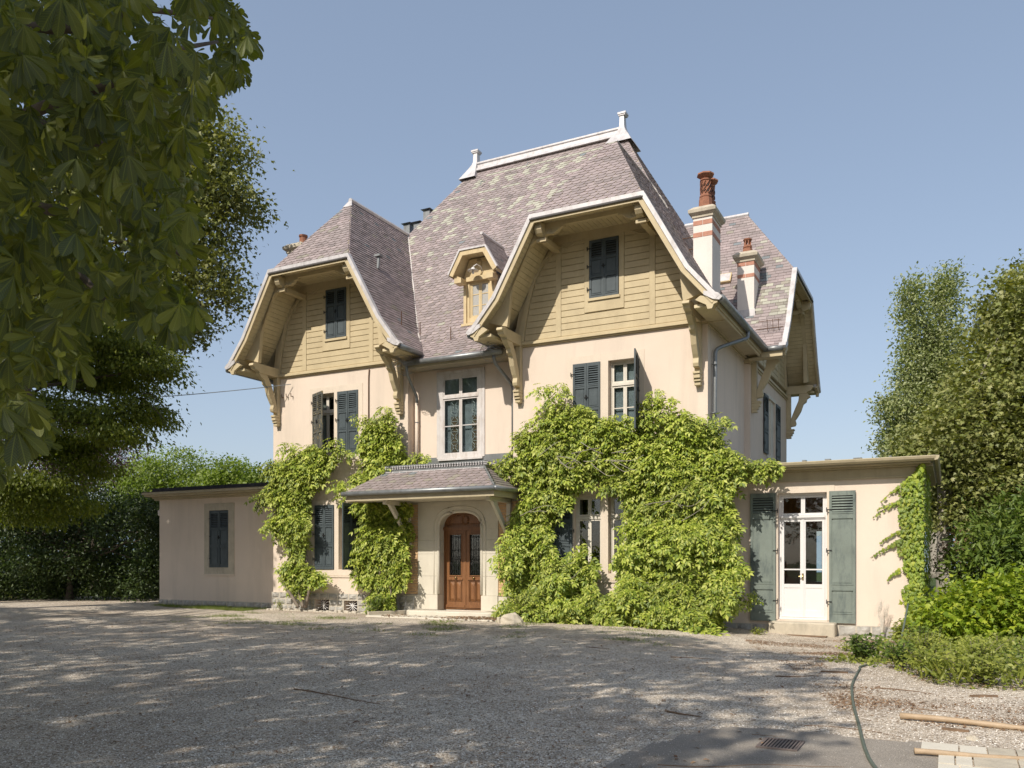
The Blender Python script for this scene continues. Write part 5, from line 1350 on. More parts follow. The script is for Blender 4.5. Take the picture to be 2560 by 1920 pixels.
# ---- background trees on the right
pop=bl([(2042,612,11,24),(2038,650,22,36),(1966,632,8,22),(1970,672,15,30),(1988,730,30,48),(2042,735,30,62),(1985,800,42,56),(2040,830,42,66),(1972,870,44,50),(1918,882,18,16),(2020,920,65,65),(1950,935,40,45),(2070,900,60,90),(1990,1000,70,60),(1930,965,26,30)],48,1.6)
tree('poplar_tree','tall narrow poplar rising behind the right wing roof',tuple(PX(2020,1245,48)),13,.35,pop,blob_leaves(pop,46000,.19,12,.32,.6,1.2,.1,.6),[D_],LM['poplar'],'barkpale',nl=13)
rm=bl([(2212,645,50,66),(2178,695,34,52),(2230,760,86,90),(2156,778,40,50),(2180,860,90,80),(2104,862,40,52),(2060,930,60,60),(2130,960,80,70),(2235,960,90,90),(2035,1000,38,36),(2090,1050,60,55),(2180,1060,80,70),(2250,1100,70,90),(2130,1130,60,45),(2060,1110,38,40),(2010,975,26,24),(2250,610,50,50)],27,2.2)
tree('broadleaf_tree','broad olive green tree filling the right edge behind the wing',tuple(PX(2038,1290,27)),4.6,.22,rm,blob_leaves(rm,62000,.15,24,.38,.6,.45,.25,.9),[ST,STS],LM['rmaple'],'barkpale',nl=17)
r2=bl([(2420,700,110,110),(2560,800,110,120),(2380,850,90,90),(2480,980,120,110),(2620,1000,110,120),(2400,1080,90,80),(2560,1130,120,80)],29,2.6)
tree('broadleaf_tree','second broad olive tree standing outside the right edge of the view',(PX(2500,1290,29).x,29,-.2),4.6,.25,r2,blob_leaves(r2,26000,.24,16,.42,.6,.5,.25,.9),[STS],LM['rmaple'],'barkpale',nl=7)
m2=bl([(2330,1300,60,60),(2430,1290,70,60),(2540,1300,80,60),(2380,1370,70,40),(2500,1370,80,40)],17,1.2)
tree('creeper_mound','second creeper mound outside the right edge of the view',(PX(2430,1400,17).x,17,-.12),.5,.04,m2,blob_leaves(m2,7000,.14,7,.14,.4,.8,.3,.9),[STS],LM['ivy'],cat='shrub',nl=4)
la=bl([(2150,1170,60,60),(2205,1150,60,80),(2110,1225,50,45),(2180,1240,60,50),(2240,1210,50,70)],19,1.0)
tree('laurel_shrub','glossy dark laurel shrub below the broad tree at the right edge',tuple(hw(*wh(PX(2160,1330,19).x,19),-.1)),1.2,.06,la,blob_leaves(la,7000,.17,7,.16,.5,.9,.1,.5),[T_leaf(.34,.5,.1)],LM['laurel'],cat='shrub',nl=5)
rb=bl([(2078,1185,28,30),(2055,1210,24,26),(2095,1215,24,26)],21,.6)
tree('brown_shrub','small reddish brown shrub between the wing and the laurel',(PX(2075,1270,21).x,21,-.1),.8,.04,rb,blob_leaves(rb,2500,.07,6,.12,.6,1,.1,.5),[D_],LM['dry'],cat='shrub',nl=3)
vh=bl([(2050,1330,45,38),(2100,1300,50,40),(2160,1295,50,40),(2215,1290,50,45),(2080,1360,50,32),(2140,1350,60,40),(2205,1350,60,40),(2250,1320,50,60)],15.8,.9)
tree('creeper_mound','bright green creeper mound at the right beyond the gravel',(PX(2140,1400,15.8).x,15.8,-.12),.5,.04,vh,blob_leaves(vh,9500,.115,7,.12,.4,.8,.3,.9),[ST,STS],LM['ivy'],cat='shrub',nl=6)
fb=bl([(2030,1150,30,35),(2230,1200,60,60)],40,2)
# far hills and lake in the gap
g=G(); vs=[];fs=[];n=40
for i in range(n+1):
    x=-3500+i*200; h=150+90*noise.noise(Vector((i*.22,3,0)))+60*noise.noise(Vector((i*.6,7,0)))
    vs+=[(x,3400,-2),(x,3900,max(40,h)),(x,4600,-2)]
for i in range(n): fs+=[(3*i,3*i+3,3*i+4,3*i+1),(3*i+1,3*i+4,3*i+5,3*i+2)]
g.add(vs,fs); hm=paint('hazy_hills',(.25,.33,.40),1,.1,.002,bmp=0); tag(g.build('hills',hm,smooth=True),kind='structure')  # distance haze is mixed into the blue-grey hill colour
g=G(); g.add([(-900,120,-.2),(2500,120,-.2),(4500,3500,-.2),(-4500,3500,-.2)],[(0,1,2,3)])
lk,n_,p_,_=new_mat('lake_water'); p_.inputs['Base Color'].default_value=(.22,.32,.42,1); p_.inputs['Roughness'].default_value=.15; bump(n_,p_,nz(n_,pos_node(n_),.3,4),.3,.1); tag(g.build('lake',lk),kind='structure')

# ---- background trees on the left
cb=bl([(240,985,60,60),(180,1010,60,60),(120,960,70,70),(290,1040,50,45),(60,1000,70,80)],46,2.5)
tree('copper_beech','purple copper beech far left behind the drooping branches',tuple(PX(180,1245,46)),7,.3,cb,blob_leaves(cb,15000,.16,8,.3,.4,.7,.2,.8),[D_],LM['copper'],nl=5)
bt=bl([(390,1010,60,40),(330,1030,50,45),(290,1060,45,40),(350,1080,70,40),(430,1050,50,30)],40,2)
tree('bright_tree','bright green tree above the left wing roof, left of its twin',tuple(PX(350,1230,40)),4,.2,bt,blob_leaves(bt,12000,.15,8,.26,.5,.5,.3,.8),[D_],LM['lime'],nl=5,group='bright trees beyond the left wing')
b2=bl([(510,1025,42,32),(540,1045,30,22),(475,1045,30,24),(500,1070,60,28)],38,1.8)
tree('bright_tree','small bright tree between left wing roof and gable wall',tuple(PX(510,1230,38)),3.6,.15,b2,blob_leaves(b2,8000,.17,8,.24,.5,.5,.3,.8),[D_],LM['lime'],nl=4,group='bright trees beyond the left wing')
hd=[]
for k,x in enumerate(range(-60,400,38)):
    for y in (1090,1150,1210,1262):
        hd.append((x+random.uniform(-14,14),y+random.uniform(-12,12)+(15 if x>280 else 0),34,34,random.uniform(-1.5,1.5)))
hb=bl(hd,33,1.0)
tree('hedge_row','tall dark evergreen hedge left of the low left wing',(PX(150,1290,33).x,33,0),2.5,.12,hb,blob_leaves(hb,52000,.14,8,.22,.5,.9,.3,.7),[D_,T_diamond(.36)],LM['hedge'],cat='hedge',nl=20)
hb2=bl([(x,y,40,36,4) for x in range(-60,420,60) for y in (1120,1190,1250)],36,1.2)
tree('hedge_row','second row of dark evergreens closing the gap beside the wing',(PX(200,1290,38).x,38,0),2.5,.12,hb2,blob_leaves(hb2,26000,.18,8,.25,.6,.9,.3,.7),[D_],LM['hedge'],cat='hedge',nl=10)
# maple left of the house (well beyond the drooping tree)
mp=bl([(455,330,60,80),(400,250,60,60),(480,420,70,50),(400,400,80,80),(450,500,60,50),(480,600,38,40),(400,560,70,70),(410,660,40,35),(330,330,90,90),(300,480,100,90),(330,620,80,70),(220,400,100,100),(180,560,110,100),(120,380,110,100),(60,520,100,120),(250,200,90,80),(360,700,50,35),(120,660,100,60),(530,440,26,18),(500,645,20,16),(515,318,14,14),(300,720,70,50),(220,780,80,50),(390,705,40,28)],27,1.8)
tree('maple_tree','tall maple with small lobed leaves left of the left gable',(PX(-330,1290,27).x,27,0),11,.4,mp,blob_leaves(mp,52000,.15,8,.30,.65,.7,.3,.7),[STS],LM['maple'],nl=20)
# drooping hornbeam whose shadow falls on the left wing
hr=[]
for (x,y,rx,ry) in ((280,760,90,26),(200,720,110,40),(330,800,60,16),(250,830,110,26),(150,800,120,40),(300,880,60,14),(210,900,110,26),(100,880,110,40),(250,940,70,16),(160,960,90,26),(60,960,100,40),(190,1010,60,22),(90,1040,90,30),(30,1060,80,40),(330,905,36,9),(345,775,30,12),(60,1110,80,30),(150,1090,60,20)): hr.append((x,y,rx,ry,random.uniform(-1.2,1.2)))
hbm=bl(hr,24.5,1.6)
Pq=blob_leaves(hbm,52000,.115,10,.20,.75,.45,.9,.6)
hp=tree('hornbeam_tree','hornbeam with drooping layered branches at the left edge',(PX(-260,1290,24).x,24,0),8,.35,hbm,Pq,[T_diamond(.5,.06)],LM['elm'],nl=18)
# hanging twigs at its tips
g=G(); P=[];A=[];N=[]
for k,(x,y) in enumerate(((355,900),(365,912),(340,935),(322,945),(370,890),(330,770),(362,800),(300,965),(268,1000),(310,925),(345,830),(240,1000),(200,1040))):
    a=PX(x-60,y-40,24.3); b=PX(x,y,24.3)-Vector((0,0,.35)); m=(a+b)/2+Vector((0,0,.25)); pts=[a,(a+m)/2+Vector((0,0,.1)),m,(m+b)/2+Vector((.1,0,.05)),b]
    bs=Vector((PX(-260,1290,24).x,24,0)); g.tube([tuple(p-bs) for p in pts],[.02,.015,.012,.009,.006],5)
    for q in range(46):
        t=q/45*3.99; i=int(t); p=pts[i].lerp(pts[i+1],t-i); P.append(p-bs); A.append((random.uniform(-1,1),random.uniform(-1,1),-1.2)); N.append((random.uniform(-1,1),-1,random.uniform(-.2,1)))
g.build('hanging_twig',M['bark'],hp); leaves('twig_leaves',T_diamond(.5,.06),P,A,N,[.11]*len(P),LM['elm'],hp,'stuff')

# ---------------------------------------------------------------- shade trees: the yard lies in the shadow of tall trees behind and left of the viewer
edge=[(-30,-3.4),(-16,-3.4),(-8.2,-3.9),(-5.5,-4.6),(-3.7,-4.3),(-1.5,-3.5),(.3,-3.0),(1.4,-2.5),(3.2,-2.9),(4.8,-3.1),(6.2,-3.6),(8,-4.9),(8.8,-5.8),(9.4,-7.0)]
def shade_top(u):
    for a,b in zip(edge,edge[1:]):
        if a[0]<=u<=b[0]: return a[1]+(b[1]-a[1])*(u-a[0])/(b[0]-a[0])
    return -99
redge=[(-30,13.5),(-14.5,11.2),(-13.4,10.6),(-12.6,9.9),(-11.5,9.55),(-10.5,9.3),(-9,9.1),(-7.5,9.3),(-6,8.9),(-4.5,7.6)]
def shade_right(w):
    for a,b in zip(redge,redge[1:]):
        if a[0]<=w<=b[0]: return a[1]+(b[1]-a[1])*(w-a[0])/(b[0]-a[0])
    return 9
HOLES=[(6.6,-10.6,.40,.28),(7.2,-10.8,.45,.30),(6.9,-11.2,.40,.14),(7.6,-11.3,.22,.16),(7.9,-9.2,.35,.22),(8.6,-10.2,.20,.15),(8.45,-8.2,.6,.25),(9.0,-10.9,.25,.14),(8.9,-11.5,.2,.12),(3.4,-9.9,.6,.20),(9.1,-13.25,.16,.13),(8.75,-13.0,.14,.09),(9.5,-13.5,.2,.1),(8.9,-13.7,.2,.12),(8.1,-7.2,.5,.25),(7.0,-5.2,.5,.2),(-7.0,-7.0,1.2,.22),(-4.8,-6.2,1.0,.25),(-2.6,-7.6,.9,.25),(-9.5,-6.2,1.6,.3),(-11.6,-7.4,1.4,.25),(-3.0,-9.2,.7,.15),(.2,-8.8,.6,.14),(-1.2,-12.0,.5,.12),(1.9,-12.6,.5,.10),(-12.5,-4.9,1.5,.22),(-8.5,-4.9,.9,.16),(-6.0,-5.2,.8,.18)]
roots={}
TR=[('chestnut_tree',(-7.5,2.0),'horse chestnut with big hand shaped leaves hanging into the upper left',.45),
    ('shade_tree',(-13.5,9.5),'tall shade tree left of the view throwing shadow on the yard',.40),
    ('shade_tree',(-4.5,-7.0),'tall shade tree behind the viewer throwing shadow on the yard',.40),
    ('shade_tree',(-17.0,-2.0),'tall shade tree far to the left throwing shadow on the yard',.40)]
for i,(nm,(x,y),lab,r) in enumerate(TR): roots[i]=tag(empty(nm,(x,y,0)),lab,'tree','shade trees around the yard' if i else None)
def canopy():
    C=[]; tries=0
    while len(C)<11500 and tries<90000:
        tries+=1
        gu=random.uniform(-24,13.5); gw=random.uniform(-23,-2.4)
        if gw>shade_top(gu) or gu>shade_right(gw): 
            continue
        e1=shade_top(gu)-gw; e2=shade_right(gw)-gu; ed=min(e1,e2*1.0)
        nn=noise.noise(Vector((gu*.55,gw*.9,3.1)))+.6*noise.noise(Vector((gu*1.6,gw*2.4,9.0)))
        if nn>.52+.35*sm(0,3,ed) : continue
        if ed<1.4 and nn>.10+ed*.35: continue
        if any(((gu-a)/c)**2+((gw-b)/d)**2<1 for a,b,c,d in [(a_,b_,c_*1.25,d_*1.35) for a_,b_,c_,d_ in HOLES]): continue
        lo,hi=8.5,15.0
        for _ in range(3):
            h=random.uniform(lo,hi); p=hw(gu-.163*h,gw-1.087*h,h); x,y=toV(p)
            if p.y>.3 and -150<x<2372 and -190<y: lo+=2.5; hi+=3; continue
            C.append(tuple(p)); break
    for k in range(1300):                       # crown part whose shadow lies on the left wing
        z=random.uniform(-.3,4.5); u=random.uniform(-15.6,-8.62); L=random.uniform(10,16)
        C.append(tuple(hw(u-.15*L,-L,z+.92*L)))
    return np.array(C)
CC=canopy()
tx=np.array([t[1] for t in TR]); own=np.argmin(((CC[:,None,:2]-tx[None])**2).sum(2),1)
for i,(nm,(x,y),lab,r) in enumerate(TR):
    c=CC[own==i]
    if not len(c): continue
    per=8; P=np.repeat(c,per,0)+rng.normal(size=(len(c)*per,3))*np.array([.20,.20,.16]); m=len(P)
    b=Vector((x,y,0)); t=roots[i]; top=Vector((c[:,0].mean(),c[:,1].mean(),8.0))-b
    g=G(); g.tube([(0,0,-.1),(0,0,.4),(.1,.1,4),(top.x*.12,top.y*.12,7)],[r*1.4,r*1.1,r*.85,r*.6],12); g.build('trunk',M['bark'],t,smooth=True)
    g=G(); rr=random.Random(i)
    for q in rr.sample(range(len(c)),min(26,len(c))): limb(g,(top.x*.08,top.y*.08,rr.uniform(3.5,6.8)),Vector(c[q])-b,.11,.02,.08,rr.random(),6)
    g.build('branch',M['bark'],t,smooth=True)
    leaves('crown' if i else 'upper_crown',[T_leaf(.55,.55,.1)],P-np.array((x,y,0)),rnd(m)+np.array([0,0,-.4]),rnd(m)*.6+np.array([0,0,1]),rng.uniform(.20,.34,m),LM['shade'],t,'stuff')

# visible part of the chestnut: hand shaped leaves built one by one (nearest 300), the rest as foliage
chest=roots[0]; cb0=Vector((-7.5,2.0,0))
cpoly=[(-40,-40),(478,-40),(520,40),(552,72),(562,105),(545,130),(530,190),(500,215),(470,190),(470,240),(445,250),(400,235),(420,300),(432,370),(424,440),(425,500),(418,560),(330,600),(412,620),(438,680),(425,745),(398,742),(300,715),(255,660),(225,700),(175,690),(200,760),(165,800),(120,780),(95,860),(110,930),(90,960),(60,900),(40,960),(20,1010),(-40,1030)]
branches=[[(-260,330),(-60,300),(100,230),(240,180),(360,110),(470,90)],[(-260,420),(-40,420),(90,450),(230,470),(350,520),(400,560)],[(-260,560),(-60,590),(120,620),(240,640),(340,670),(400,700)],[(-260,60),(0,60),(150,60),(320,20),(460,40)],[(-260,640),(-60,700),(40,780),(70,880),(60,940)],[(-260,240),(0,240),(180,300),(320,340),(400,370)],[(-260,480),(-60,520),(60,560),(180,600),(230,650)],[(-100,20),(60,130),(160,220),(260,330),(370,400)]]
cnd=[]; g=G(); rr=random.Random(11)
for bi,b in enumerate(branches):
    Y0=rr.uniform(3.6,6.0); pts=[]
    for i,(x,y) in enumerate(b): pts.append(PX(x,y,Y0+(.0 if i else .0)+.25*math.sin(i*1.3+bi)))
    g.tube([tuple(p-cb0) for p in pts],[.05-.042*i/(len(pts)-1) for i in range(len(pts))],7)
    limb(g,(.1,.1,3.5),pts[0]-cb0,.12,.05,.06,bi,8)
g.build('hanging_branch',M['bark'],chest,smooth=True)
tries=0
while len(cnd)<3100 and tries<60000:
    tries+=1; x=rr.uniform(-60,575); y=rr.uniform(-60,1030)
    if not in_poly(x,y,cpoly): continue
    if noise.noise(Vector((x*.010,y*.012,1.7)))>.16 and rr.random()<.88: continue
    Y=rr.choice([rr.uniform(3.1,4.6),rr.uniform(4.2,7),rr.uniform(5,9.5),rr.uniform(5.5,9.5),rr.uniform(6,10)])
    if x>430 and Y<5: Y+=3
    s=rr.uniform(.085,.15); reach=s*2106/Y/KV
    a=Vector((rr.uniform(-.8,.9),rr.uniform(-.7,.3),rr.uniform(-1.3,-.15)))
    tp=toV(PX(x,y,Y)+a.normalized()*s*.8)
    if tp[0]>150 and not in_poly(tp[0],tp[1],cpoly): continue
    n_=Vector((rr.uniform(-.5,.5),rr.uniform(-.6,.5),rr.uniform(.3,1.2)))
    cnd.append((Y/s,PX(x,y,Y),a,n_,s,Y))
cnd.sort(key=lambda t:t[0])
palm=[T_palm(k) for k in range(6)]; PUV=[np.tile(OBUV,(7,1)) for _ in palm]; pm=[]
for k,(v,f) in enumerate(palm):
    me=bpy.data.meshes.new('palm_leaf_%d'%k); me.from_pydata([tuple(q) for q in v],[],f); me.materials.append(LM['chest']); me.update()
    ly=me.uv_layers.new(name='UVMap'); li=np.empty(len(me.loops),np.int32); me.loops.foreach_get('vertex_index',li); ly.data.foreach_set('uv',PUV[k][li].astype(np.float32).ravel())
    me.polygons.foreach_set('use_smooth',[True]*len(me.polygons)); pm.append(me)
for (q,p,a,n_,s,Y) in cnd[:300]:
    A=a.normalized(); X=A.cross(n_).normalized(); N=X.cross(A)
    o=bpy.data.objects.new('leaf',rr.choice(pm)); COL.objects.link(o); o.parent=chest
    o.matrix_local=Matrix.Translation(p-cb0)@Matrix((X,A,N)).transposed().to_4x4()@Matrix.Scale(s,4)
rest=cnd[300:]; leaves('foliage',palm,[tuple(c[1]-cb0) for c in rest],[tuple(c[2]) for c in rest],[tuple(c[3]) for c in rest],[c[4] for c in rest],LM['chest'],chest,'stuff',PUV,True)
# spiky young fruit clusters
fm=leaf_mat('green_fruit',[(.20,.23,.08),(.30,.31,.14)],.1)
for k,(x,y) in enumerate(((335,170),(350,250),(360,235),(110,380),(140,420),(190,510),(215,530),(170,500),(395,400),(380,410),(30,560),(45,575),(260,520),(55,350),(320,240),(400,370))):
    p=PX(x,y,4.2+.5*math.sin(k*2.1)); g=G(); r2=random.Random(k)
    for j in range(6):
        c=Vector((r2.uniform(-.05,.05),r2.uniform(-.05,.05),r2.uniform(-.05,.05))); g.lathe([(0,-.013),(.011,-.007),(.013,0),(.011,.007),(0,.013)],tuple(c),7)
        for q in range(16):
            d=Vector((r2.gauss(0,1),r2.gauss(0,1),r2.gauss(0,1))).normalized(); s=d.orthogonal().normalized()*.0016
            b0=c+d*.010; g.add([tuple(b0+s),tuple(b0-s),tuple(c+d*.019)],[(0,1,2)])
    g.tube([(0,0,.14),(0.01,0,.0)],.003,4); o=g.build('fruit_cluster',fm,chest,loc=tuple(p-cb0))

# ---------------------------------------------------------------- wisteria and ivy on the walls
PIN=[T_pinnate(4,1),T_pinnate(4,2),T_pinnate(3,3),T_pinnate(5,4)]
UH=Vector((cT,-sT,0)); WH=Vector((sT,cT,0))
def wisteria(name,lab,poly,n,depth,seed,size=(.20,.32),hole=(),wref=-.8,off=None,fringe=(),per=6,z0=-.1,er=13,na=20,ground=True):
    r=random.Random(seed); xs=[p[0] for p in poly]; ys=[p[1] for p in poly]; C=[]; tries=0
    while len(C)<n and tries<n*60:
        tries+=1; x=r.uniform(min(xs)-12,max(xs)+12); y=r.uniform(min(ys)-12,max(ys)+4)
        xn=x+na*noise.noise(Vector((x*.035,y*.035,seed))); yn=y+na*noise.noise(Vector((x*.035,y*.035,seed+9)))
        if ground and y>max(ys)-25: yn=min(yn,max(ys)-28)
        if not all(in_poly(xn+a_,yn+b_,poly) for a_,b_ in ((er,0),(-er,0),(0,er*.8),(0,-er*.8))) or any(in_poly(x,y,h) for h in hole): continue
        u,z=pxw(x,y,wref)
        nn=.5+.5*noise.noise(Vector((u*1.5,z*1.7,seed))); n2=noise.noise(Vector((u*3.1,z*3.3,seed+5)))
        if n2>.10 and r.random()<.80: continue
        d=depth(u,z)*(.15+1.35*nn); t=r.random()**.5; w=GW-.06-d*t
        if off: w+=off
        u2,z2=pxw(x,y,w)
        if z2<z0: continue
        C.append((u2,w,z2,t))
    for (x,y) in fringe:
        for _ in range(3): w=GW-.25-r.random()*.3; u2,z2=pxw(x+r.uniform(-6,6),y+r.uniform(-6,6),w); C.append((u2,w,z2,1))
    root=tag(empty(name,hw(*pxw(sum(xs)/len(xs),max(ys),-.5)[:1],-.5)),lab,'climbing plant')
    b=root.location
    P=[];A=[];N=[];S_=[]
    for (u,w,z,t) in C:
        p=hw(u,w,z)
        ax=r.uniform(0,6.28); cs=r.uniform(.7,1.35)
        for k in range(per):
            q=ax+k*2.4; o=UH*math.cos(q)*.09+Vector((0,0,1))*math.sin(q)*.09-WH*r.uniform(-.06,.08)
            P.append(p+o-b); A.append(UH*(math.cos(q)*.8+r.uniform(-.3,.3))-WH*r.uniform(.2,1.0)+Vector((0,0,math.sin(q)*.35-r.uniform(.3,.9))))
            N.append(-WH*r.uniform(.3,1.0)+Vector((0,0,r.uniform(.5,1.2)))+UH*r.uniform(-.5,.5)); S_.append(r.uniform(*size)*cs)
    leaves('foliage',PIN,[tuple(v) for v in P],[tuple(v) for v in A],[tuple(v) for v in N],S_,LM['wist'],root,'stuff')
    return root
def vstem(root,pts,r0,r1,mat='twig',name='stem'):
    g=G(); P=[Vector(hw(*pxw(x,y,w)[:1],w,max(-.05,pxw(x,y,w)[1]))) for x,y,w in pts]; out=[]
    for i in range(len(P)-1):
        p0=P[max(i-1,0)];p1=P[i];p2=P[i+1];p3=P[min(i+2,len(P)-1)]
        for k in range(5):
            t=k/5; out.append(.5*((2*p1)+(p2-p0)*t+(2*p0-5*p1+4*p2-p3)*t*t+(3*p1-p0-3*p2+p3)*t**3))
    out.append(P[-1]); g.tube([tuple(p-root.location) for p in out],[r0+(r1-r0)*k/(len(out)-1) for k in range(len(out))],7); return g.build(name,M[mat],root,smooth=True)
V1=[(578,1010),(600,985),(640,968),(680,955),(700,975),(738,965),(722,1000),(700,1030),(672,1060),(668,1110),(668,1160),(655,1205),(690,1225),(708,1245),(702,1262),(665,1262),(640,1278),(610,1240),(602,1222),(640,1200),(625,1170),(590,1150),(582,1130),(600,1110),(592,1080),(565,1085),(572,1060),(590,1045)]
v1=wisteria('wisteria_vine','leafy wisteria on the far left of the gable front with bare twisted trunk',V1,430,lambda u,z:.45,3,er=10,na=12,ground=False,fringe=((575,1010),(588,998),(566,1075),(580,1130),(625,965),(730,950),(745,975)))
vstem(v1,[(655,1312,-.75),(648,1275,-.7),(665,1230,-.6),(650,1150,-.5),(640,1050,-.5),(660,980,-.5)],.055,.02); vstem(v1,[(660,1312,-.72),(668,1270,-.75),(662,1240,-.6),(640,1180,-.55),(655,1090,-.5)],.05,.02)
vstem(v1,[(645,1312,-.85),(632,1290,-.9),(622,1275,-.95)],.05,.045); vstem(v1,[(652,1312,-.7),(655,1270,-.65),(640,1230,-.6),(620,1150,-.5)],.035,.015)
V2=[(775,965),(780,930),(800,912),(820,895),(845,905),(860,930),(862,965),(885,985),(912,992),(900,1000),(850,1012),(800,1035),(765,1050),(742,1050),(770,1020),(790,1000)]
V2b=[(745,1065),(800,1078),(885,1078),(892,1110),(890,1170),(882,1200),(890,1225),(880,1250),(860,1262),(852,1290),(870,1310),(810,1318),(800,1300),(800,1262),(770,1252),(750,1230),(760,1200),(772,1170),(780,1120),(760,1080)]
v2=wisteria('wisteria_vine','leafy wisteria climbing beside and above the porch roof, left of the door',V2,250,lambda u,z:.45,4,er=9,na=12,ground=False,fringe=((785,905),(828,885),(838,900),(905,985),(748,1060),(736,1046),(915,990)))
wd=wisteria('tmp',' ',V2b,430,lambda u,z:.42,8,er=11,na=12)
for ch in list(wd.children): ch.parent=v2; ch.location=wd.location-v2.location; ch.name='foliage'
bpy.data.objects.remove(wd)
vstem(v2,[(822,1315,-.8),(815,1270,-.75),(825,1200,-.7),(810,1130,-.6),(815,1050,-.5),(820,960,-.5)],.04,.015); vstem(v2,[(838,1315,-.8),(845,1280,-.8),(835,1220,-.7),(845,1150,-.6),(830,1080,-.5)],.03,.012)
V3=[(1090,975),(1110,935),(1130,905),(1165,870),(1180,850),(1205,842),(1240,852),(1262,872),(1290,885),(1335,872),(1368,885),(1385,905),(1405,905),(1440,880),(1480,880),(1520,890),(1555,915),(1570,945),(1590,975),(1640,995),(1660,1005),(1645,1030),(1600,1030),(1590,1060),(1600,1120),(1590,1170),(1608,1215),(1612,1270),(1585,1280),(1590,1310),(1560,1355),(1470,1365),(1380,1360),(1290,1350),(1200,1352),(1110,1345),(1065,1320),(1090,1280),(1080,1240),(1065,1205),(1100,1170),(1085,1120),(1110,1080),(1120,1040),(1085,1010)]
hole=[[(1225,1048),(1262,1035),(1340,1045),(1366,1070),(1362,1110),(1352,1150),(1345,1190),(1350,1235),(1330,1285),(1285,1285),(1280,1235),(1268,1200),(1255,1180),(1240,1200),(1215,1212),(1180,1195),(1182,1125),(1212,1100),(1220,1075)],[(1372,760),(1402,760),(1402,930),(1372,930)]]
def dep3(u,z): return .45+.55*sm(3.5,1.2,z)+.55*sm(1.3,0,z)+.35*sm(3.8,5,u)*sm(4.5,3,z)
v3=wisteria('wisteria_vine','huge wisteria mass covering the right gable front around the windows',V3,2050,dep3,5,er=17,hole=hole,fringe=((1175,838),(1215,835),(1395,895),(1410,862),(1440,868),(1655,1000),(1665,1008),(1560,905),(1085,1000),(1078,1012),(1615,1290),(1420,850)),per=6)
for k,pts in enumerate(([(1200,1345,-1.0),(1190,1250,-.8),(1150,1150,-.7),(1170,1040,-.6),(1230,960,-.5)],[(1533,1350,-.8),(1528,1250,-.7),(1520,1120,-.6),(1500,1000,-.5)],[(1330,1345,-1.0),(1400,1220,-.9),(1440,1100,-.8),(1400,980,-.6)])): vstem(v3,pts,.05,.015)
r=random.Random(9)
for k in range(26):
    x,y=r.choice([(1230,985),(1260,965),(1200,1000),(1150,1110),(1110,1130),(1180,1260),(1300,985),(1420,1100),(1480,1120),(1340,1320),(1250,1300)]); x+=r.uniform(-35,35); y+=r.uniform(-18,18); a=r.uniform(-.9,.5); L=r.uniform(30,90); c=r.uniform(-30,30)
    vstem(v3,[(x,y,-1.15),(x+L*.3*math.cos(a),y+L*.3*math.sin(a)-c*.3,-1.25),(x+L*.7*math.cos(a),y+L*.7*math.sin(a)-c*.5,-1.3),(x+L*math.cos(a),y+L*math.sin(a)-c*.1,-1.3)],.010,.005,'barkpale','bare_twig')
# boston ivy on the corner of the right wing
def ivy():
    r=random.Random(6); P=[];A=[];N=[];S_=[]
    root=tag(empty('ivy_creeper',hw(9.9,-.1,-.16)),'yellow green ivy covering the outer corner of the right wing','climbing plant'); b=root.location
    left=[(-.1,9.45),(.3,9.62),(1.0,9.66),(1.7,9.58),(2.1,9.50),(2.5,9.55),(2.8,9.50),(3.1,9.52),(3.4,9.72),(3.6,9.9)]
    def lf(z):
        for a,c in zip(left,left[1:]):
            if a[0]<=z<=c[0]: return a[1]+(c[1]-a[1])*(z-a[0])/(c[0]-a[0])
        return 9.9
    for k in range(5200):
        z=r.uniform(-.15,3.62); e=lf(z)+.05+.22*noise.noise(Vector((z*3,1,1)))
        if r.random()<.5:
            u=e+(10.06-e)*r.random()**.8; w=-.03-r.random()**1.5*(.10+.16*sm(e,10,u))
            if z>3.35: w-=.05
            A.append(-WH*.25+UH*r.uniform(-.5,.5)+Vector((0,0,-1))); N.append(-WH+Vector((0,0,.5))+UH*r.uniform(-.4,.4))
        else:
            w=r.uniform(-.15,4.8)**1.0; u=9.99+r.random()*(.12+.12*abs(noise.noise(Vector((w*2,z*2,2)))))
            if noise.noise(Vector((w*.8,z*.8,5)))>.45: continue
            A.append(UH*.25+WH*r.uniform(-.5,.5)+Vector((0,0,-1))); N.append(UH+Vector((0,0,.5))+WH*r.uniform(-.4,.4))
        P.append(hw(u,w,z)-b); S_.append(r.uniform(.055,.115))
    for (u0,z0,u1,z1) in ((9.75,3.3,9.2,2.95),(9.7,2.9,9.05,2.62),(9.65,2.85,9.15,2.80),(9.6,2.2,9.2,2.05),(9.6,2.0,9.25,1.85),(9.55,1.95,9.0,1.72),(9.6,1.35,9.35,1.25)):
        g=G(); pts=[hw(u0+(u1-u0)*t,-.02,z0+(z1-z0)*t-.12*t*t)-b for t in (0,.25,.5,.75,1)]; g.tube([tuple(p) for p in pts],.005,4); g.build('runner',M['twig'],root)
        for k in range(34):
            t=r.random()**1.3; p=hw(u0+(u1-u0)*t,-.03-r.random()*.05,z0+(z1-z0)*t-.12*t*t+r.uniform(-.06,.03)*(1-t*.6)); P.append(p-b); A.append(-UH*.4+Vector((0,0,-1))-WH*.1); N.append(-WH+Vector((0,0,.4))); S_.append(r.uniform(.05,.10)*(1-.4*t))
    leaves('foliage',[ST,STS],[tuple(v) for v in P],[tuple(v) for v in A],[tuple(v) for v in N],S_,LM['ivy'],root,'stuff')
ivy()

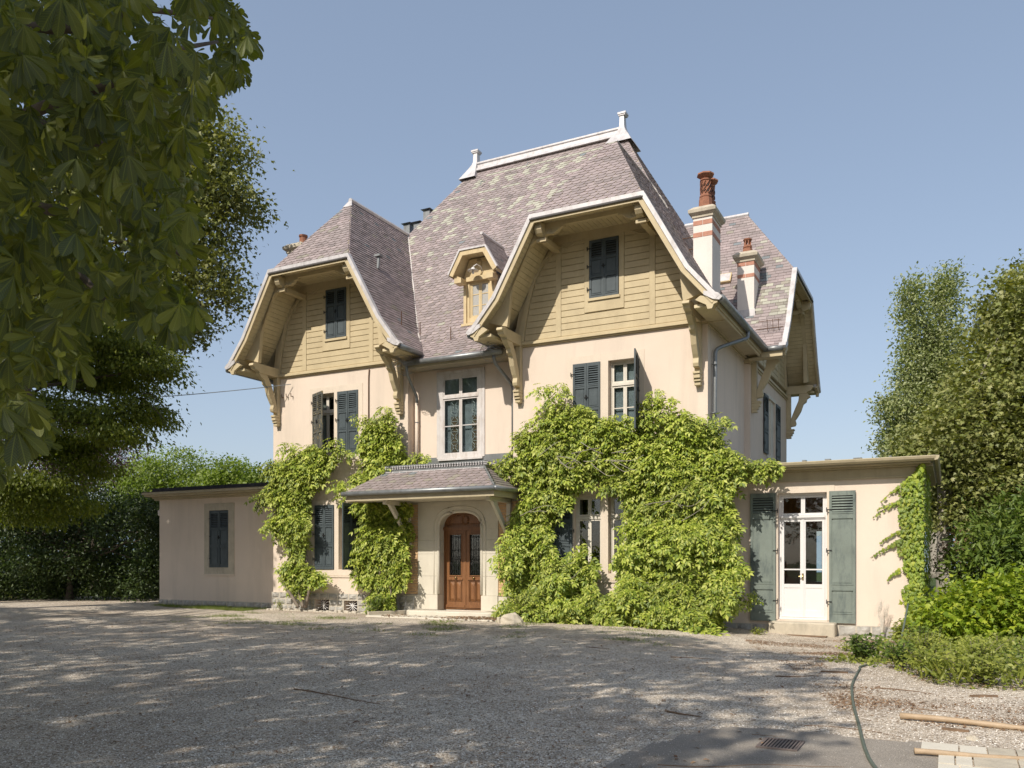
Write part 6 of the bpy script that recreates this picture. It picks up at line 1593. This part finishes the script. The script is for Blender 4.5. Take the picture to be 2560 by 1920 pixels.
# ---------------------------------------------------------------- ground plants, grass, litter
def scatter(name,region,n,tm,mat,size,hmin,hmax,up=1.0,lean=.8,dens=None,seed=0,flat=False,kind='stuff'):
    r=random.Random(seed); us=[p[0] for p in region]; ws=[p[1] for p in region]; P=[];A=[];N=[];S_=[]; tries=0
    while len(P)<n and tries<n*30:
        tries+=1; u=r.uniform(min(us),max(us)); w=r.uniform(min(ws),max(ws))
        if not in_poly(u,w,region): continue
        d=dens(u,w) if dens else 1
        if r.random()>d: continue
        z=gh(u,w)+hmin+(hmax*min(1,d*1.2)-hmin)*r.random()
        P.append(tuple(hw(u,w,z)))
        if flat: q=r.uniform(0,6.28); A.append((math.cos(q),math.sin(q),r.uniform(-.1,.3))); N.append((r.uniform(-.4,.4),r.uniform(-.4,.4),1))
        else: A.append((r.uniform(-lean,lean),r.uniform(-lean,lean),up*r.uniform(.3,1))); N.append((r.uniform(-1,1),r.uniform(-1,1)-.5,.6))
        S_.append(r.uniform(*size))
    o=leaves(name,tm,P,A,N,S_,mat); o['kind']=kind; return o
covreg=[(9.45,-5.6),(9.7,-6.9),(10.05,-8.0),(10.4,-8.75),(11.0,-8.9),(11.9,-8.5),(13.5,-8.2),(13.5,-3.0),(10.4,-1.6),(9.95,-1.0),(9.55,-1.8),(9.9,-3.4),(9.55,-4.6)]
def cd(u,w): return max(0,min(1,.38+1.5*noise.noise(Vector((u*1.1,w*1.1,4)))+.25*sm(9.2,11,u)+.3*sm(-8,-5,w)))
scatter('ground_cover',covreg,12000,[STS,D_],LM['cover'],(.04,.085),.0,.38,.25,1.0,cd,1)
scatter('tall_weeds',covreg,1000,[T_diamond(.12,.02,.4)],LM['cover'],(.18,.42),.0,.12,1.0,.6,lambda u,w:max(0,cd(u,w)-.35),2)
scatter('weed_fringe',[(8.7,-6.3),(9.6,-7.1),(9.8,-5.5),(9.3,-4.6)],520,[STS,D_],LM['cover'],(.04,.08),.0,.10,.3,1.0,None,3)
def bush(nm,lab,u,w,rad,h,n,s,mat,seed,tm=None):
    t=tag(empty(nm,hw(u,w,gh(u,w))),lab,'plant'); r=random.Random(seed); P=[];A=[];N=[];g=G()
    for k in range(max(5,n//26)):
        q=r.uniform(0,6.28); rr_=rad*r.random()**.6; e=Vector((rr_*math.cos(q),rr_*math.sin(q),h*r.uniform(.45,1))); g.tube([(0,0,0),tuple(e*.5+Vector((0,0,.1*h))),tuple(e)],[.006,.005,.003],4)
        for j in range(26):
            t_=r.uniform(.3,1); p=e*t_+Vector((r.gauss(0,.05),r.gauss(0,.05),r.gauss(0,.04)+.1*h*math.sin(t_*3))); P.append(tuple(p)); A.append((r.gauss(0,1)+e.x,r.gauss(0,1)+e.y,r.uniform(-.6,.6))); N.append((r.gauss(0,.4),r.gauss(0,.4)-.4,1))
    g.build('stem',M['twig'],t); leaves('foliage',tm or [D_],P,A,N,[s*r.uniform(.7,1.3) for _ in P],mat,t,'stuff'); return t
bush('low_shrub','low twiggy shrub at the right foot of the door step',.95,-1.35,.42,.75,1100,.055,LM['wist'],1)
bush('low_shrub','small leafy shrub left of the door step below the wisteria',-3.75,-.95,.34,.55,800,.09,LM['laurel'],2,[T_diamond(.34)])
bush('young_shoot','glossy leafy shoots beside the hose on the gravel',9.35,-6.1,.35,.45,420,.09,LM['laurel'],3)
bush('young_shoot','arching shoots at the foot of the wing corner ivy',9.7,-1.5,.35,.5,420,.08,LM['cover'],4)
SHL=['sprawling shrub at the tip of the green patch, right beside the hose','sprawling shrub on the front edge of the green patch, one step right of the hose','sprawling shrub at the middle of the patch edge facing the poles','sprawling shrub on the patch edge at the right picture border',
'sprawling shrub behind the hose end, halfway to the wing corner','leafy sprawling shrub in the middle of the green patch','sprawling shrub in the green patch at the right border, second row','darker sprawling shrub below the creeper mound near the upright hose','sprawling shrub directly in front of the creeper mound','sprawling shrub nearest the ivy covered wing corner']
for k_,(u_,w_,r_,h_) in enumerate(((9.95,-7.0,.35,.42),(10.35,-7.9,.38,.40),(10.9,-8.2,.42,.38),(11.5,-8.1,.45,.42),(10.2,-6.0,.40,.50),(10.9,-6.9,.45,.48),(11.6,-6.8,.5,.5),(10.2,-4.6,.4,.5),(11.2,-5.4,.5,.55),(10.1,-3.0,.4,.55))):
    bush('trailing_shrub',SHL[k_],u_,w_,r_,h_,620,.062,LM['cover'] if k_%3 else LM['laurel'],40+k_,[D_,STS])['group']='sprawling shrubs beside the gravel'
bush('weed','small weed on the gravel in front of the wing step',8.85,-3.4,.16,.14,120,.05,LM['cover'],5)
bush('weed','flat weed beside the wing step at its left corner',6.75,-1.1,.22,.12,160,.05,LM['cover'],6)
bush('weed','tiny weed at the bottom of the trunk of the far left wisteria',-7.6,-.75,.10,.30,80,.05,LM['cover'],7)
t=tag(empty('flowering_weed',hw(9.25,-.32,-.16)),'dry airy flowering weed standing against the wing wall','plant'); g=G(); r=random.Random(3)
for k in range(26):
    q=r.uniform(-1,1); top=Vector((q*.16,r.uniform(-.06,.06),.62+.28*r.random()-.2*abs(q))); g.tube([(0,0,0),(q*.04,0,.35),tuple(top)],[.004,.003,.0015],3)
    for j in range(7): e=top+Vector((r.gauss(0,.03),r.gauss(0,.02),r.gauss(0,.04))); g.tube([tuple(top*.85),tuple(e)],.0012,3); g.lathe([(0,-.005),(.006,0),(0,.006)],tuple(e),5)
g.build('stem',M['cream'],t)
gb=T_diamond(.07,.01,.3)
def gd(u,w):
    return max(0,noise.noise(Vector((u*.9,w*1.3,8)))+.15*noise.noise(Vector((u*5,w*5,2)))-.12)*1.8
scatter('yard_grass',[(-8,-5.4),(-3,-6.5),(6,-5.5),(7,-3.2),(1,-1.9),(-3,-2.6),(-8,-1.2)],4200,[gb],LM['grass'],(.05,.12),0,.0,1,.9,gd,11)
scatter('wing_grass',[(-13.5,-.25),(-13.2,-.9),(-8.4,-1.6),(-8.4,-.25)],4500,[gb],LM['grass'],(.06,.14),0,.0,1,.9,lambda u,w:max(.08,.5+1.5*noise.noise(Vector((u*.8,w*2,1)))),12)
scatter('hedge_ground_cover',[(-24,-1.5),(-22,2.6),(-14.4,3.3),(-13.9,4.5),(-26,5),(-27,-3)],5500,[D_],LM['elm'],(.07,.14),0,.22,.4,1,None,13)
scatter('leaf_litter',[(-3.2,-1.75),(.5,-1.85),(.35,-1.0),(-3.0,-1.0)],620,[T_leaf(.5,.5,.3)],LM['dry'],(.05,.10),.04,.07,1,1,lambda u,w:.25+.75*sm(-1.6,-.6,u)+.5*sm(-2.4,-3.0,u),14,True)
scatter('leaf_litter',[(8.8,-6.5),(9.3,-8.9),(10.3,-9.4),(13,-9.2),(13,-11.4),(9.7,-11.6),(8.6,-8),(6.6,-2.0),(9.9,-.7),(9.4,-4)],9000,[T_leaf(.5,.5,.3)],LM['dry'],(.012,.045),.008,.02,1,1,lambda u,w:max(.06,.2+noise.noise(Vector((u*1.2,w*1.2,3)))),15,True)
scatter('leaf_litter',covreg,4200,[T_leaf(.5,.5,.3)],LM['dry'],(.025,.06),.01,.04,1,1,None,19,True)
scatter('leaf_litter',[(-2,-13),(4,-17),(9,-16),(6,-11),(0,-9)],3600,[T_leaf(.5,.5,.3)],LM['dry'],(.010,.03),.006,.015,1,1,lambda u,w:max(.05,.35+noise.noise(Vector((u*.8,w*.8,13)))),18,True)
scatter('yard_litter',[(-6,-13),(3,-16),(9.5,-15),(8.5,-6),(0,-4),(-10,-6)],2200,[T_leaf(.4,.5,.3)],LM['dry'],(.03,.07),.008,.02,1,1,None,16,True)
# loose pebbles on the nearer gravel
def pebbles():
    r=random.Random(31); v=np.array([(1,0,0),(0,1,0),(-1,0,0),(0,-1,0),(.1,.1,.7),(.0,-.1,-.5)],float); f=[(0,1,4),(1,2,4),(2,3,4),(3,0,4)]
    P=[];A=[];N=[];S_=[]
    while len(P)<60000:
        Y=5.8+9*r.random()**1.6; X=r.uniform(-.64,.64)*Y; u,w=wh(X,Y)
        if w>-2.2: continue
        if u>10.4 and w<-12.45: continue
        if 8.6<u<10.5 and w<-12.4 and r.random()<.82: continue
        if u>11.4 and w>-9: continue
        P.append(tuple(hw(u,w,gh(u,w)+.002))); q=r.uniform(0,6.28); A.append((math.cos(q),math.sin(q),0)); N.append((r.uniform(-.3,.3),r.uniform(-.3,.3),1)); S_.append(r.uniform(.004,.011))
    m=bpy.data.materials.new('pebbles'); m.use_nodes=True; n=m.node_tree; p=n.nodes['Principled BSDF']; g=n.nodes.new('ShaderNodeNewGeometry')
    n.links.new(ramp(n,g.outputs['Random Per Island'],[(0,(.18,.14,.10)),(.3,(.44,.38,.31)),(.75,(.66,.59,.50)),(1,(.90,.86,.78))]),p.inputs['Base Color']); p.inputs['Roughness'].default_value=.9
    o=leaves('loose_gravel',(v,f),P,A,N,S_,m); o['kind']='stuff'
pebbles()
